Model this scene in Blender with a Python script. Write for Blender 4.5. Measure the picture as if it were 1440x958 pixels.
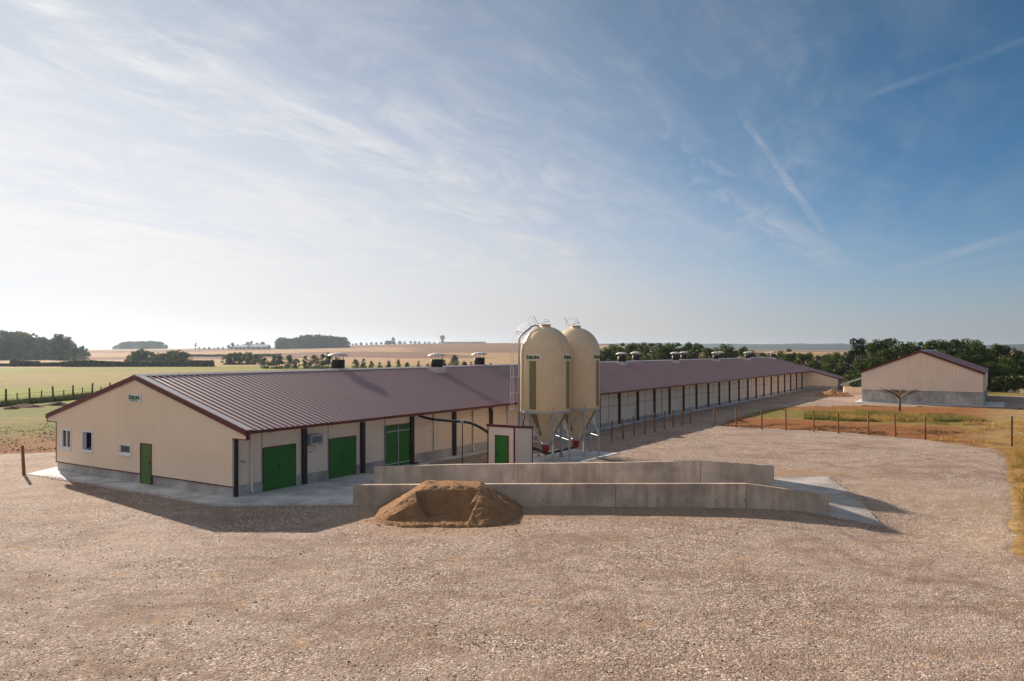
import bpy, math, random
import numpy as np
from mathutils import Vector, Matrix, noise as mnoise

S = bpy.context.scene
for o in list(bpy.data.objects):
    bpy.data.objects.remove(o)
COL = S.collection
random.seed(7)
rng = np.random.default_rng(11)
R = math.radians

# ------------------------------------------------------------------ camera
FPX, CXP, HYP, CAMH = 1092.0, 720.0, 493.0, 6.7          # photo calibration (1440 px wide)
cam_d = bpy.data.cameras.new('camera')
cam = bpy.data.objects.new('camera', cam_d); COL.objects.link(cam)
cam.location = (0, 0, CAMH); cam.rotation_euler = (R(90), 0, 0)
cam_d.sensor_fit = 'HORIZONTAL'; cam_d.sensor_width = 36
cam_d.lens = 36 * FPX / 1440
cam_d.shift_y = (HYP - 479) / 1440
cam_d.clip_start = .1; cam_d.clip_end = 40000
S.camera = cam

# ------------------------------------------------------------------ light
SUN_AZ, SUN_EL = R(-37.5), R(22.3)                          # azimuth from +Y, negative = left
SUN_DIR = Vector((math.sin(SUN_AZ)*math.cos(SUN_EL), math.cos(SUN_AZ)*math.cos(SUN_EL), math.sin(SUN_EL)))
sl = bpy.data.lights.new('sun', 'SUN'); sl.energy = 4.3; sl.angle = R(.6); sl.color = (1, .85, .69)
so = bpy.data.objects.new('sun', sl); COL.objects.link(so)
so.rotation_euler = SUN_DIR.to_track_quat('Z', 'Y').to_euler(); so.location = (0, 0, 60)

S.view_settings.view_transform = 'Standard'; S.view_settings.look = 'None'
S.view_settings.gamma = 1; S.view_settings.use_curve_mapping = False
S.view_settings.exposure = 1.0
S.cycles.use_denoising = True
S.cycles.max_bounces = 6; S.cycles.diffuse_bounces = 3; S.cycles.volume_bounces = 0
S.cycles.transparent_max_bounces = 8
S.cycles.caustics_reflective = False; S.cycles.caustics_refractive = False

W = bpy.data.worlds.new('World'); S.world = W; W.use_nodes = True
nt = W.node_tree; nt.nodes.clear()
def wn(t, **k):
    n = nt.nodes.new(t)
    for a, b in k.items(): setattr(n, a, b)
    return n
def lk(a, b): nt.links.new(a, b)
def setin(n, i, v):
    if isinstance(v, bpy.types.NodeSocket): lk(v, n.inputs[i])
    else: n.inputs[i].default_value = v
def wm(op, a, b=None, c=None, clamp=False):
    n = wn('ShaderNodeMath', operation=op, use_clamp=clamp); setin(n, 0, a)
    if b is not None: setin(n, 1, b)
    if c is not None: setin(n, 2, c)
    return n.outputs[0]
def wv(op, a, b=None):
    n = wn('ShaderNodeVectorMath', operation=op); setin(n, 0, a)
    if b is not None: setin(n, 1, b)
    return n.outputs['Value'] if op in ('DOT_PRODUCT', 'LENGTH') else n.outputs[0]
def wrange(x, a, b, c=0., d=1.):
    n = wn('ShaderNodeMapRange', interpolation_type='SMOOTHSTEP')
    setin(n, 0, x)
    for i, v in enumerate((a, b, c, d)): n.inputs[i+1].default_value = v
    return n.outputs[0]
sky = wn('ShaderNodeTexSky', sky_type='NISHITA', sun_disc=False)
sky.sun_elevation = SUN_EL; sky.sun_rotation = SUN_AZ
sky.air_density = .48; sky.dust_density = .02; sky.ozone_density = 2.0; sky.altitude = 300
D = wn('ShaderNodeTexCoord').outputs['Generated']
sep = wn('ShaderNodeSeparateXYZ'); lk(D, sep.inputs[0])
zc = wm('ADD', wm('MAXIMUM', sep.outputs[2], 0.0), .07)
px_ = wm('DIVIDE', sep.outputs[0], zc); py_ = wm('DIVIDE', sep.outputs[1], zc)
AZ0 = R(23.7)                                             # the cirrus streets run towards this bearing
along = wm('ADD', wm('MULTIPLY', px_, math.sin(AZ0)), wm('MULTIPLY', py_, math.cos(AZ0)))
across = wm('SUBTRACT', wm('MULTIPLY', px_, math.cos(AZ0)), wm('MULTIPLY', py_, math.sin(AZ0)))
def wnoise(sx, sy, detail, rough, dist=0., off=0.):
    c = wn('ShaderNodeCombineXYZ'); setin(c, 0, wm('MULTIPLY', along, sx)); setin(c, 1, wm('MULTIPLY', across, sy)); c.inputs[2].default_value = off
    n = wn('ShaderNodeTexNoise'); n.inputs['Scale'].default_value = 1; n.inputs['Detail'].default_value = detail
    n.inputs['Roughness'].default_value = rough; n.inputs['Distortion'].default_value = dist
    lk(c.outputs[0], n.inputs['Vector']); return n.outputs[0]
n1 = wnoise(.22, .75, 7, .62, .6, 3.1)
n2 = wnoise(1.6, 3.2, 8, .68, 1.2, 9.7)
n3 = wnoise(.10, .25, 3, .5, .3, 5.5)
# a cirrus veil thinning right of its street, extended over unseen sky behind for fill
edge = wm('SUBTRACT', wm('ADD', across, wm('MULTIPLY', wm('SUBTRACT', n3, .5), 1.6)), wm('MULTIPLY', wrange(along, 1.2, -1.5), 2.6))
veil = wrange(edge, .3, -2.7)
wis = wrange(n1, .40, .70)
fine = wrange(n2, .36, .72)
streak = wm('MULTIPLY', wis, wm('ADD', .35, wm('MULTIPLY', fine, .65)))
street = wrange(edge, 1.2, -.8)
cl = wm('MULTIPLY', wm('ADD', wm('MULTIPLY', streak, .40), wm('MULTIPLY', veil, wm('ADD', .78, wm('MULTIPLY', fine, .17)))), wm('ADD', .04, wm('MULTIPLY', street, .96)), clamp=True)
def pdir(u, v):
    return Vector(((u - CXP)/FPX, 1, (HYP - v)/FPX)).normalized()
def trail(p, q, w, amt, soft=.6):
    a, b = pdir(*p), pdir(*q)
    n = a.cross(b).normalized(); m = (a + b).normalized(); ca = m.dot(a)
    dist = wm('ABSOLUTE', wm('ADD', wv('DOT_PRODUCT', D, tuple(n)), wm('MULTIPLY', wm('SUBTRACT', n2, .5), w*.9)))
    line = wrange(dist, w, w*(1-soft))
    lim = wrange(wv('DOT_PRODUCT', D, tuple(m)), ca - .004, ca + .012)
    return wm('MULTIPLY', wm('MULTIPLY', line, lim), wm('MULTIPLY', wm('ADD', .35, wm('MULTIPLY', fine, .65)), amt))
trails = [trail((1212, 385), (700, 20), .022, .42, .97), trail((1190, 372), (1020, 130), .011, .60, .95),
          trail((1130, 170), (1500, 35), .008, .17, .95), trail((1279, -40), (1270, 125), .006, .24, .9),
          trail((1215, 393), (1500, 312), .008, .42, .8), trail((1280, 388), (1500, 340), .0045, .24, .8),
          trail((1215, 390), (860, 180), .034, .55, .97)]
for t in trails:
    cl = wm('MAXIMUM', cl, t)
sdot = wv('DOT_PRODUCT', D, tuple(SUN_DIR))
glow = wm('POWER', wm('MAXIMUM', wm('MULTIPLY_ADD', sdot, .5, .5), 0.0), 5.0)
cb = wm('ADD', 5.6, wm('MULTIPLY', glow, 3.4))
ccol = wn('ShaderNodeVectorMath', operation='SCALE'); ccol.inputs[0].default_value = (1.0, .975, .975); lk(cb, ccol.inputs[3])
tint = wn('ShaderNodeMix', data_type='RGBA', blend_type='MULTIPLY'); tint.inputs[0].default_value = 1; lk(sky.outputs[0], tint.inputs[6]); tint.inputs[7].default_value = (.54, .97, .98, 1)
mix1 = wn('ShaderNodeMix', data_type='RGBA'); lk(cl, mix1.inputs[0]); lk(tint.outputs[2], mix1.inputs[6]); lk(ccol.outputs[0], mix1.inputs[7])
hz0 = wm('DIVIDE', wm('MAXIMUM', sep.outputs[2], 0.0), .105)
hz = wm('MULTIPLY', wm('POWER', 2.718, wm('MULTIPLY', wm('POWER', hz0, 1.6), -1.0)), .94)
hb = wm('ADD', 2.8, wm('MULTIPLY', glow, 7.2))
hcol = wn('ShaderNodeVectorMath', operation='SCALE'); hcol.inputs[0].default_value = (1.0, .945, .925); lk(hb, hcol.inputs[3])
mix2 = wn('ShaderNodeMix', data_type='RGBA'); lk(hz, mix2.inputs[0]); lk(mix1.outputs[2], mix2.inputs[6]); lk(hcol.outputs[0], mix2.inputs[7])
bg = wn('ShaderNodeBackground'); bg.inputs[1].default_value = .05
lk(mix2.outputs[2], bg.inputs[0])
wo = wn('ShaderNodeOutputWorld'); lk(bg.outputs[0], wo.inputs[0])

# ------------------------------------------------------------------ helpers
def smooth(a, b, x):
    t = np.clip((x - a)/(b - a), 0, 1); return t*t*(3 - 2*t)
_perm = rng.random((257, 257)); _perm[256] = _perm[0]; _perm[:, 256] = _perm[:, 0]
def vnoise(x, y):
    xi = np.floor(x).astype(int); yi = np.floor(y).astype(int); fx = x - xi; fy = y - yi
    fx = fx*fx*(3-2*fx); fy = fy*fy*(3-2*fy); xi %= 256; yi %= 256
    a = _perm[xi, yi]; b = _perm[xi+1, yi]; c = _perm[xi, yi+1]; d = _perm[xi+1, yi+1]
    return (a*(1-fx)+b*fx)*(1-fy) + (c*(1-fx)+d*fx)*fy
def fbm(x, y, o=4):
    s = 0; a = .5
    for i in range(o):
        s = s + a*vnoise(x*2**i + 17.3*i, y*2**i + 5.1*i); a *= .5
    return s/(1-.5**o)
_az = np.array([-3.2, -1.2, -.65, -.5, -.30, -.12, 0.03, .12, .22, .40, .8, 3.2])
_am = np.array([4, 4, 5, 8.5, 12.5, 20.5, 22.5, 19, 9, 5, 4, 4])
def terrain(x, y):
    x = np.asarray(x, float); y = np.asarray(y, float)
    r = np.hypot(x, y); az = np.arctan2(x, y)
    z = np.interp(az, _az, _am)*smooth(420, 1650, r)
    hill = smooth(3000, 5200, r)*(1 - smooth(6500, 9500, r))*smooth(-.35, .15, az)*(1 - smooth(1.3, 1.8, az))
    z = z + hill*(37 + 34*(fbm(az*11 + 3, r*.0004, 4) - .5) + 9*(fbm(az*90, r*.002, 3) - .5))
    z = z - .46*np.exp(-((x-15.6)**2 + (y-30.4)**2)/15.)
    z = z + .5*smooth(34, 52, -x)*smooth(30, 60, y)*(1-smooth(90, 140, r))*fbm(x*.1, y*.1, 3)
    return z
def G(u, v, z=0.):
    y = (CAMH - z)*FPX/(v - HYP); return ((u - CXP)/FPX*y, y)
def tz(x, y): return float(terrain(x, y))

class MB:
    def __init__(s): s.v = []; s.f = []
    def add(s, vs, fs):
        b = len(s.v); s.v += [tuple(p) for p in vs]; s.f += [tuple(i + b for i in f) for f in fs]; return s
    def box(s, x0, x1, y0, y1, z0, z1):
        v = [(x, y, z) for z in (z0, z1) for x, y in ((x0, y0), (x1, y0), (x1, y1), (x0, y1))]
        return s.add(v, [(3, 2, 1, 0), (4, 5, 6, 7), (0, 1, 5, 4), (1, 2, 6, 5), (2, 3, 7, 6), (3, 0, 4, 7)])
    def prism(s, poly, a0, a1, axis='x'):
        n = len(poly)
        def P(p, a):
            return {'x': (a, p[0], p[1]), 'y': (p[0], a, p[1]), 'z': (p[0], p[1], a)}[axis]
        v = [P(p, a0) for p in poly] + [P(p, a1) for p in poly]
        return s.add(v, [tuple(range(n))[::-1], tuple(range(n, 2*n))] + [(i, (i+1) % n, n+(i+1) % n, n+i) for i in range(n)])
    def tube(s, pts, r, n=8, cap=True):
        pts = [Vector(p) for p in pts]; rs = r if isinstance(r, (list, tuple)) else [r]*len(pts)
        up = Vector((0, 0, 1)); rings = []; prev = None
        for i, p in enumerate(pts):
            t = (pts[min(i+1, len(pts)-1)] - pts[max(i-1, 0)]).normalized()
            if prev is None:
                a = t.cross(up if abs(t.z) < .9 else Vector((1, 0, 0))).normalized()
            else:
                a = (prev - t*prev.dot(t)).normalized()
            prev = a; b = t.cross(a)
            rings.append([p + (a*math.cos(2*math.pi*k/n) + b*math.sin(2*math.pi*k/n))*rs[i] for k in range(n)])
        v = [q for g in rings for q in g]; m = len(pts)
        f = [(i*n+k, i*n+(k+1) % n, (i+1)*n+(k+1) % n, (i+1)*n+k) for i in range(m-1) for k in range(n)]
        if cap: f += [tuple(range(n))[::-1], tuple(range((m-1)*n, m*n))]
        return s.add(v, f)
    def lathe(s, prof, n=32, c=(0, 0), close=True):
        v = [(c[0]+r*math.cos(2*math.pi*k/n), c[1]+r*math.sin(2*math.pi*k/n), z) for r, z in prof for k in range(n)]
        m = len(prof)
        f = [(i*n+k, i*n+(k+1) % n, (i+1)*n+(k+1) % n, (i+1)*n+k) for i in range(m-1) for k in range(n)]
        if close: f += [tuple(range(n))[::-1], tuple(range((m-1)*n, m*n))]
        return s.add(v, f)
    def mesh(s, name, mat=None, smooth_=False):
        me = bpy.data.meshes.new(name); me.from_pydata(s.v, [], s.f); me.update()
        if mat: me.materials.append(mat)
        if smooth_: me.polygons.foreach_set('use_smooth', [True]*len(me.polygons))
        return me
    def build(s, name, mat, parent=None, loc=(0, 0, 0), rot=None, sm=False):
        return place(name, s.mesh(name, mat, sm), parent, loc, rot)
def place(name, me, parent=None, loc=(0, 0, 0), rot=None, scale=None):
    o = bpy.data.objects.new(name, me); COL.objects.link(o); o.location = loc
    if rot is not None: o.rotation_euler = rot
    if scale is not None: o.scale = scale
    if parent is not None: o.parent = parent
    return o
def tag(o, label=None, cat=None, group=None, kind=None):
    if label: o['label'] = label
    if cat: o['category'] = cat
    if group: o['group'] = group
    if kind: o['kind'] = kind
    return o
def thing(name, label, cat, loc=(0, 0, 0), rz=0, group=None):
    return tag(place(name, None, None, loc, (0, 0, rz)), label, cat, group)
def np_mesh(name, V, Fq, mat=None, sm=False):
    me = bpy.data.meshes.new(name); V = np.asarray(V, np.float32); Fq = np.asarray(Fq, np.int32); k = Fq.shape[1]
    me.vertices.add(len(V)); me.vertices.foreach_set('co', V.ravel())
    me.loops.add(Fq.size); me.loops.foreach_set('vertex_index', Fq.ravel())
    me.polygons.add(len(Fq)); me.polygons.foreach_set('loop_start', np.arange(len(Fq), dtype=np.int32)*k)
    me.update(calc_edges=True)
    me.polygons.foreach_set('use_smooth', np.full(len(Fq), sm))
    if mat: me.materials.append(mat)
    me.validate(); return me

# ------------------------------------------------------------------ materials
class NM:
    def __init__(s, name):
        s.m = bpy.data.materials.new(name); s.m.use_nodes = True; s.t = s.m.node_tree; s.t.nodes.clear()
        s.out = s.t.nodes.new('ShaderNodeOutputMaterial'); s.b = s.t.nodes.new('ShaderNodeBsdfPrincipled')
        s.t.links.new(s.b.outputs[0], s.out.inputs[0])
    def n(s, t, **k):
        q = s.t.nodes.new(t)
        for a, b in k.items(): setattr(q, a, b)
        return q
    def set(s, node, i, v):
        if isinstance(v, bpy.types.NodeSocket): s.t.links.new(v, node.inputs[i])
        elif isinstance(v, tuple) and len(v) == 3 and node.inputs[i].type == 'RGBA': node.inputs[i].default_value = (*v, 1)
        else: node.inputs[i].default_value = v
    def coord(s, scale=(1, 1, 1), kind='Object'):
        c = s.n('ShaderNodeTexCoord'); m = s.n('ShaderNodeMapping'); s.set(m, 0, c.outputs[kind]); m.inputs['Scale'].default_value = scale
        return m.outputs[0]
    def pos(s, scale=(1, 1, 1)):
        c = s.n('ShaderNodeNewGeometry'); m = s.n('ShaderNodeMapping'); s.set(m, 0, c.outputs['Position']); m.inputs['Scale'].default_value = scale
        return m.outputs[0]
    def noise(s, vec, scale, detail=4, rough=.55, dist=0.):
        q = s.n('ShaderNodeTexNoise'); s.set(q, 'Vector', vec); s.set(q, 'Scale', scale); s.set(q, 'Detail', detail); s.set(q, 'Roughness', rough); s.set(q, 'Distortion', dist)
        return q.outputs[0]
    def voro(s, vec, scale, feat='F1', out='Distance'):
        q = s.n('ShaderNodeTexVoronoi', feature=feat); s.set(q, 'Vector', vec); s.set(q, 'Scale', scale); return q.outputs[out]
    def rng(s, x, a, b, c=0., d=1.):
        q = s.n('ShaderNodeMapRange'); s.set(q, 0, x)
        for i, v in enumerate((a, b, c, d)): q.inputs[i+1].default_value = v
        return q.outputs[0]
    def math(s, op, a, b):
        q = s.n('ShaderNodeMath', operation=op); s.set(q, 0, a); s.set(q, 1, b); return q.outputs[0]
    def mix(s, f, a, b, mode='MIX'):
        q = s.n('ShaderNodeMix', data_type='RGBA', blend_type=mode); s.set(q, 0, f); s.set(q, 6, a); s.set(q, 7, b); return q.outputs[2]
    def bump(s, h, strength, dist, prev=None):
        q = s.n('ShaderNodeBump'); s.set(q, 'Height', h); s.set(q, 'Strength', strength); s.set(q, 'Distance', dist)
        if prev is not None: s.set(q, 'Normal', prev)
        return q.outputs[0]
    def fin(s, col, rough=.7, metal=0., spec=.5, normal=None, **kw):
        s.set(s.b, 'Base Color', col); s.set(s.b, 'Roughness', rough); s.set(s.b, 'Metallic', metal); s.set(s.b, 'Specular IOR Level', spec)
        if normal is not None: s.set(s.b, 'Normal', normal)
        for k, v in kw.items(): s.set(s.b, k, v)
        return s.m
def painted(name, c, rough=.5, var=.10, scale=1.2, spec=.4, metal=0., dirt=None, bump=.0):
    m = NM(name); p = m.pos()
    n1 = m.noise(p, scale, 5, .6); n2 = m.noise(m.pos((1, 1, .15)), scale*4, 4, .6)
    col = m.mix(m.rng(n1, .3, .7), tuple(x*(1-var) for x in c), tuple(min(1, x*(1+var)) for x in c))
    if dirt is not None:
        col = m.mix(m.rng(n2, .52, .85, 0, .6), col, dirt)
    nm = m.bump(n2, bump, .01) if bump else None
    return m.fin(col, rough=m.rng(n2, .2, .8, max(.02, rough-.08), rough+.08), metal=metal, spec=spec, normal=nm)
M = {}
M['beige'] = painted('beige_panel', (.84, .68, .52), .55, .04, .5, .3, dirt=(.74, .60, .46))
M['maroon'] = painted('maroon_trim', (.105, .014, .016), .45, .1)
M['post'] = painted('dark_post_paint', (.022, .012, .014), .5, .2)
M['green'] = painted('green_door_paint', (.034, .165, .028), .5, .12, 1.5, .2, dirt=(.028, .12, .026))
M['green_gable'] = painted('olive_green_door_paint', (.055, .155, .022), .5, .1)
M['white'] = painted('white_frame', (.78, .80, .84), .4, .03)
M['galv'] = painted('galvanised_steel', (.36, .38, .41), .5, .15, 3, .4, .25)
M['blackp'] = painted('black_plastic', (.012, .012, .014), .4, .2)
M['red'] = painted('red_plastic', (.26, .012, .018), .45, .1)
M['ventcap'] = painted('vent_cap_fibre', (.62, .57, .53), .5, .06, 3)
M['vdrum'] = painted('dark_vent_drum', (.020, .012, .011), .6, .3, 4)
M['cabin'] = painted('cabin_panel', (.80, .67, .57), .5, .04, .7, dirt=(.72, .59, .50))
M['joint'] = painted('grey_joint_strip', (.30, .30, .31), .5, .1)
M['letter'] = painted('green_lettering', (.010, .13, .035), .5, .05)
M['letter_dark'] = painted('dark_lettering', (.02, .03, .025), .5, .05)
M['plate'] = painted('white_sign_plate', (.75, .76, .76), .4, .03)
M['stonew'] = painted('village_stone', (.55, .50, .44), .9, .1, .1)
M['slate'] = painted('village_slate', (.12, .12, .14), .7, .1, .1)
def concrete(name, c, streak=.5, bump=.25):
    m = NM(name); p = m.pos()
    a = m.noise(p, .55, 6, .62); b = m.noise(m.pos((1, 1, .12)), 3.0, 5, .6); f = m.noise(p, 26, 4, .6)
    col = m.mix(m.rng(a, .36, .66), tuple(x*.58 for x in c), tuple(x*1.2 for x in c))
    col = m.mix(m.rng(b, .46, .72, 0, streak), col, tuple(x*q for x, q in zip(c, (.62, .54, .48))))
    col = m.mix(m.rng(f, .3, .75, 0, .22), col, tuple(x*.6 for x in c))
    return m.fin(col, rough=.85, spec=.25, normal=m.bump(m.math('ADD', f, m.math('MULTIPLY', a, 2.0)), bump, .02))
M['conc'] = concrete('concrete_wall_grey', (.58, .475, .39), .85)
M['plinth'] = concrete('plinth_concrete', (.52, .49, .47), .5)
M['slab'] = concrete('slab_concrete', (.64, .65, .66), .2, .12)
def roofmat():
    m = NM('maroon_roof_sheet'); p = m.pos()
    a = m.noise(p, .25, 5, .6); b = m.noise(p, 6, 3, .5)
    rot = m.n('ShaderNodeVectorRotate', rotation_type='Z_AXIS'); m.set(rot, 'Vector', p); m.set(rot, 'Angle', -math.atan2(.8443, .5358))
    mp = m.n('ShaderNodeMapping'); m.set(mp, 0, rot.outputs[0]); mp.inputs['Scale'].default_value = (1.0, .045, .045)
    st = m.noise(mp.outputs[0], 1.1, 4, .6)                                   # sheet-to-sheet differences, running down the slope
    col = m.mix(m.rng(a, .3, .7), (.115, .030, .050), (.145, .040, .064))
    col = m.mix(m.rng(st, .35, .7), col, (.165, .058, .082))
    return m.fin(col, rough=m.rng(m.math('ADD', m.math('MULTIPLY', st, .75), m.math('MULTIPLY', b, .25)), .32, .68, .50, .66), spec=1.0, metal=.12, **{'Coat Weight': 1.0, 'Coat Roughness': m.rng(st, .3, .7, .5, .62), 'Coat IOR': 1.9})
M['roof'] = roofmat()
M['ridge'] = painted('pale_ridge_cap', (.50, .45, .46), .35, .05, 1, .6)  # ridge cap and verge flashing: bright reflection painted in as pale colour
def silomat():
    m = NM('cream_silo_fibreglass'); p = m.coord()
    a = m.noise(p, 1.1, 5, .6); f = m.noise(m.coord((1, 1, .06)), 9, 4, .6)
    col = m.mix(m.rng(a, .3, .7), (.66, .515, .335), (.74, .585, .395))
    col = m.mix(m.rng(f, .5, .8, 0, .35), col, (.44, .34, .20))
    return m.fin(col, rough=.38, spec=.4, normal=m.bump(a, .08, .05))
M['silo'] = silomat()
M['strip'] = painted('translucent_strip', (.19, .165, .085), .3, .12, 1.4)
def glassmat():
    m = NM('window_glass'); return m.fin((.03, .03, .035), rough=.04, spec=.6)
M['glass'] = glassmat()
def wood(name, c):
    m = NM(name); g = m.n('ShaderNodeObjectInfo').outputs['Random']
    a = m.noise(m.coord((6, 6, .8)), 4, 5, .6)
    col = m.mix(m.rng(a, .3, .7), tuple(x*.6 for x in c), tuple(x*1.3 for x in c))
    col = m.mix(m.rng(g, 0, 1, 0, .5), col, tuple(x*.5 for x in c))
    return m.fin(col, rough=.85, spec=.2, normal=m.bump(a, .5, .01))
M['wood'] = wood('brown_post_wood', (.30, .14, .065))
M['greywood'] = wood('grey_post_wood', (.16, .12, .095))
M['bark'] = wood('bark', (.075, .055, .04))
M['palebark'] = wood('pale_bare_bark', (.20, .16, .11))
def leafmat(name, c, trans=.35):
    m = NM(name); g = m.n('ShaderNodeObjectInfo').outputs['Random']
    a = m.noise(m.coord(), .55, 3, .6); b = m.noise(m.coord(), 3.5, 2, .5)
    col = m.mix(m.rng(a, .3, .7), tuple(x*.62 for x in c), tuple(x*1.35 for x in c))
    col = m.mix(m.rng(g, 0, 1, 0, .45), col, (c[0]*1.35, c[1]*1.02, c[2]*.8))
    col = m.mix(m.rng(b, .45, .8, 0, .4), col, (c[0]*1.8, c[1]*1.5, c[2]))
    m.set(m.b, 'Base Color', col); m.set(m.b, 'Roughness', .55); m.set(m.b, 'Specular IOR Level', .2)
    tr = m.n('ShaderNodeBsdfTranslucent'); m.set(tr, 0, col)
    mx = m.n('ShaderNodeMixShader'); m.set(mx, 0, trans); m.set(mx, 1, m.b.outputs[0]); m.set(mx, 2, tr.outputs[0])
    m.t.links.new(mx.outputs[0], m.out.inputs[0]); return m.m
M['leaf'] = leafmat('oak_leaf', (.045, .075, .012))
M['leaf2'] = leafmat('light_leaf', (.068, .108, .016))
M['needle'] = leafmat('pine_needle', (.022, .038, .016), .15)
M['hedge'] = leafmat('hedge_leaf', (.050, .066, .022))
M['grassblade'] = leafmat('green_grass_blade', (.14, .16, .035), .35)
M['dryblade'] = leafmat('dry_grass_blade', (.38, .27, .09), .3)

def gravelmat():
    m = NM('gravel'); p = m.pos()
    big = m.noise(p, .13, 5, .6, .5); mid = m.noise(p, 1.1, 6, .7, .3); fin = m.noise(p, 13, 4, .75)
    def cells(sc):
        v = m.n('ShaderNodeTexVoronoi'); m.set(v, 'Vector', p); m.set(v, 'Scale', sc)
        q = m.n('ShaderNodeSeparateColor'); m.set(q, 0, v.outputs['Color']); return q.outputs[0], v.outputs['Distance']
    c0, d0 = cells(10.5); c1, d1 = cells(19.); c2, d2 = cells(38.)
    # mixed stone sizes: coarse stones only where the coarse mask says so
    cm = m.rng(m.noise(p, .8, 5, .65, .2), .44, .62)
    mixv = m.n('ShaderNodeMix', data_type='FLOAT'); m.set(mixv, 0, cm); m.set(mixv, 2, m.math('ADD', m.math('MULTIPLY', c1, .62), m.math('MULTIPLY', c2, .38))); m.set(mixv, 3, m.math('ADD', m.math('MULTIPLY', c0, .42), m.math('MULTIPLY', c1, .58)))
    ramp = m.n('ShaderNodeValToRGB'); m.set(ramp, 0, mixv.outputs[0])
    e = ramp.color_ramp.elements; e[0].position = .14; e[0].color = (.075, .052, .04, 1); e[1].position = .88; e[1].color = (.80, .69, .60, 1)
    for q, c in ((.32, (.225, .16, .125, 1)), (.52, (.325, .245, .20, 1)), (.72, (.40, .31, .255, 1))):
        k = e.new(q); k.color = c
    col = ramp.outputs[0]
    fines = m.rng(mid, .50, .72, 0, .5)
    col = m.mix(fines, col, (.335, .24, .18))                                  # fine dusty earth between the stones
    col = m.mix(m.rng(big, .40, .62, .0, .42), col, (.43, .34, .285))         # pale compacted lanes
    col = m.mix(m.rng(m.noise(p, .30, 6, .70, .9), .50, .62, 0, .55), col, (.20, .128, .09))
    col = m.mix(m.rng(m.noise(m.pos((.35, 1, 1)), .5, 5, .6), .52, .66, 0, .50), col, (.22, .145, .10))
    col = m.mix(m.rng(m.noise(p, .75, 4, .6), .63, .72, 0, .6), col, (.45, .265, .115))   # ochre clay stains
    wob = m.noise(p, .35, 3, .5); brk = m.rng(m.noise(p, 1.7, 4, .65), .42, .60)
    for (cx, cy, r0, amt) in ((-26., 2., 22.5, .55), (-26., 2., 24.2, .55), (6., 42., 20.5, .42), (6., 42., 22.2, .42), (34., 28., 21.5, .5), (34., 28., 23.1, .5), (-2., -9., 33.0, .38), (-2., -9., 34.7, .38)):
        vd = m.n('ShaderNodeVectorMath', operation='DISTANCE'); m.set(vd, 0, m.pos((1, 1, 0))); vd.inputs[1].default_value = (cx, cy, 0)
        dd = m.n('ShaderNodeMath', operation='ABSOLUTE'); m.set(dd, 0, m.math('SUBTRACT', m.math('ADD', vd.outputs['Value'], m.math('MULTIPLY', wob, 1.6)), r0 + .8))
        col = m.mix(m.math('MULTIPLY', m.rng(dd.outputs[0], .34, .14, 0, amt), brk), col, (.18, .118, .085))   # wheel tracks
    def spill(cx, cy, rx, ry, c, amt):
        nonlocal col
        mp = m.n('ShaderNodeMapping', vector_type='POINT'); g = m.n('ShaderNodeNewGeometry'); m.set(mp, 0, g.outputs['Position'])
        mp.inputs['Location'].default_value = (-cx/rx, -cy/ry, 0); mp.inputs['Scale'].default_value = (1/rx, 1/ry, 0)
        ln = m.n('ShaderNodeVectorMath', operation='LENGTH'); m.set(ln, 0, mp.outputs[0])
        f = m.math('ADD', ln.outputs['Value'], m.math('MULTIPLY', m.math('SUBTRACT', mid, .5), 1.3))
        col = m.mix(m.rng(f, 1.0, .35, 0, amt), col, c)
    spill(-2.8, 30.6, 4.8, 3.0, (.36, .215, .12), .8); spill(5.5, 31.9, 9.5, 1.7, (.30, .195, .125), .6); spill(15.5, 42.5, 3.6, 1.6, (.34, .21, .12), .6)
    spill(19., 30., 5., 14., (.44, .34, .24), .3)
    h = m.math('ADD', m.math('MULTIPLY', m.math('SUBTRACT', 1.0, d2), .6), m.math('MULTIPLY', fin, .5))
    nm = m.bump(m.math('ADD', h, m.math('MULTIPLY', d1, -.8)), .7, .03); nm = m.bump(mid, .5, .09, nm)
    return m.fin(col, rough=.92, spec=.15, normal=nm)
M['gravel'] = gravelmat()
def stonemat():
    m = NM('loose_stone'); g = m.n('ShaderNodeNewGeometry').outputs['Random Per Island']
    r = m.n('ShaderNodeValToRGB'); m.set(r, 0, g); e = r.color_ramp.elements
    e[0].color = (.36, .27, .22, 1); e[1].color = (.74, .63, .54, 1); k = e.new(.5); k.color = (.50, .38, .31, 1)
    return m.fin(r.outputs[0], rough=.9, spec=.2)
M['stone'] = stonemat()
def groundmat():
    m = NM('field_ground'); p = m.pos()
    at = m.n('ShaderNodeAttribute', attribute_name='albedo').outputs['Color']
    a = m.noise(p, .9, 6, .7, .3); b = m.noise(m.pos((.35, 1, 1)), .12, 6, .65); f = m.noise(p, 7, 4, .7)
    col = m.mix(m.rng(a, .32, .72), m.mix(1., at, (.62, .58, .55), 'MULTIPLY'), m.mix(1., at, (1.30, 1.24, 1.12), 'MULTIPLY'))
    col = m.mix(m.rng(b, .42, .72, 0, .5), col, m.mix(1., at, (1.25, 1.02, .85), 'MULTIPLY'))
    nm = m.bump(f, .7, .07); nm = m.bump(a, .8, .22, nm)
    return m.fin(col, rough=.95, spec=.08, normal=nm)
M['ground'] = groundmat()
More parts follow.
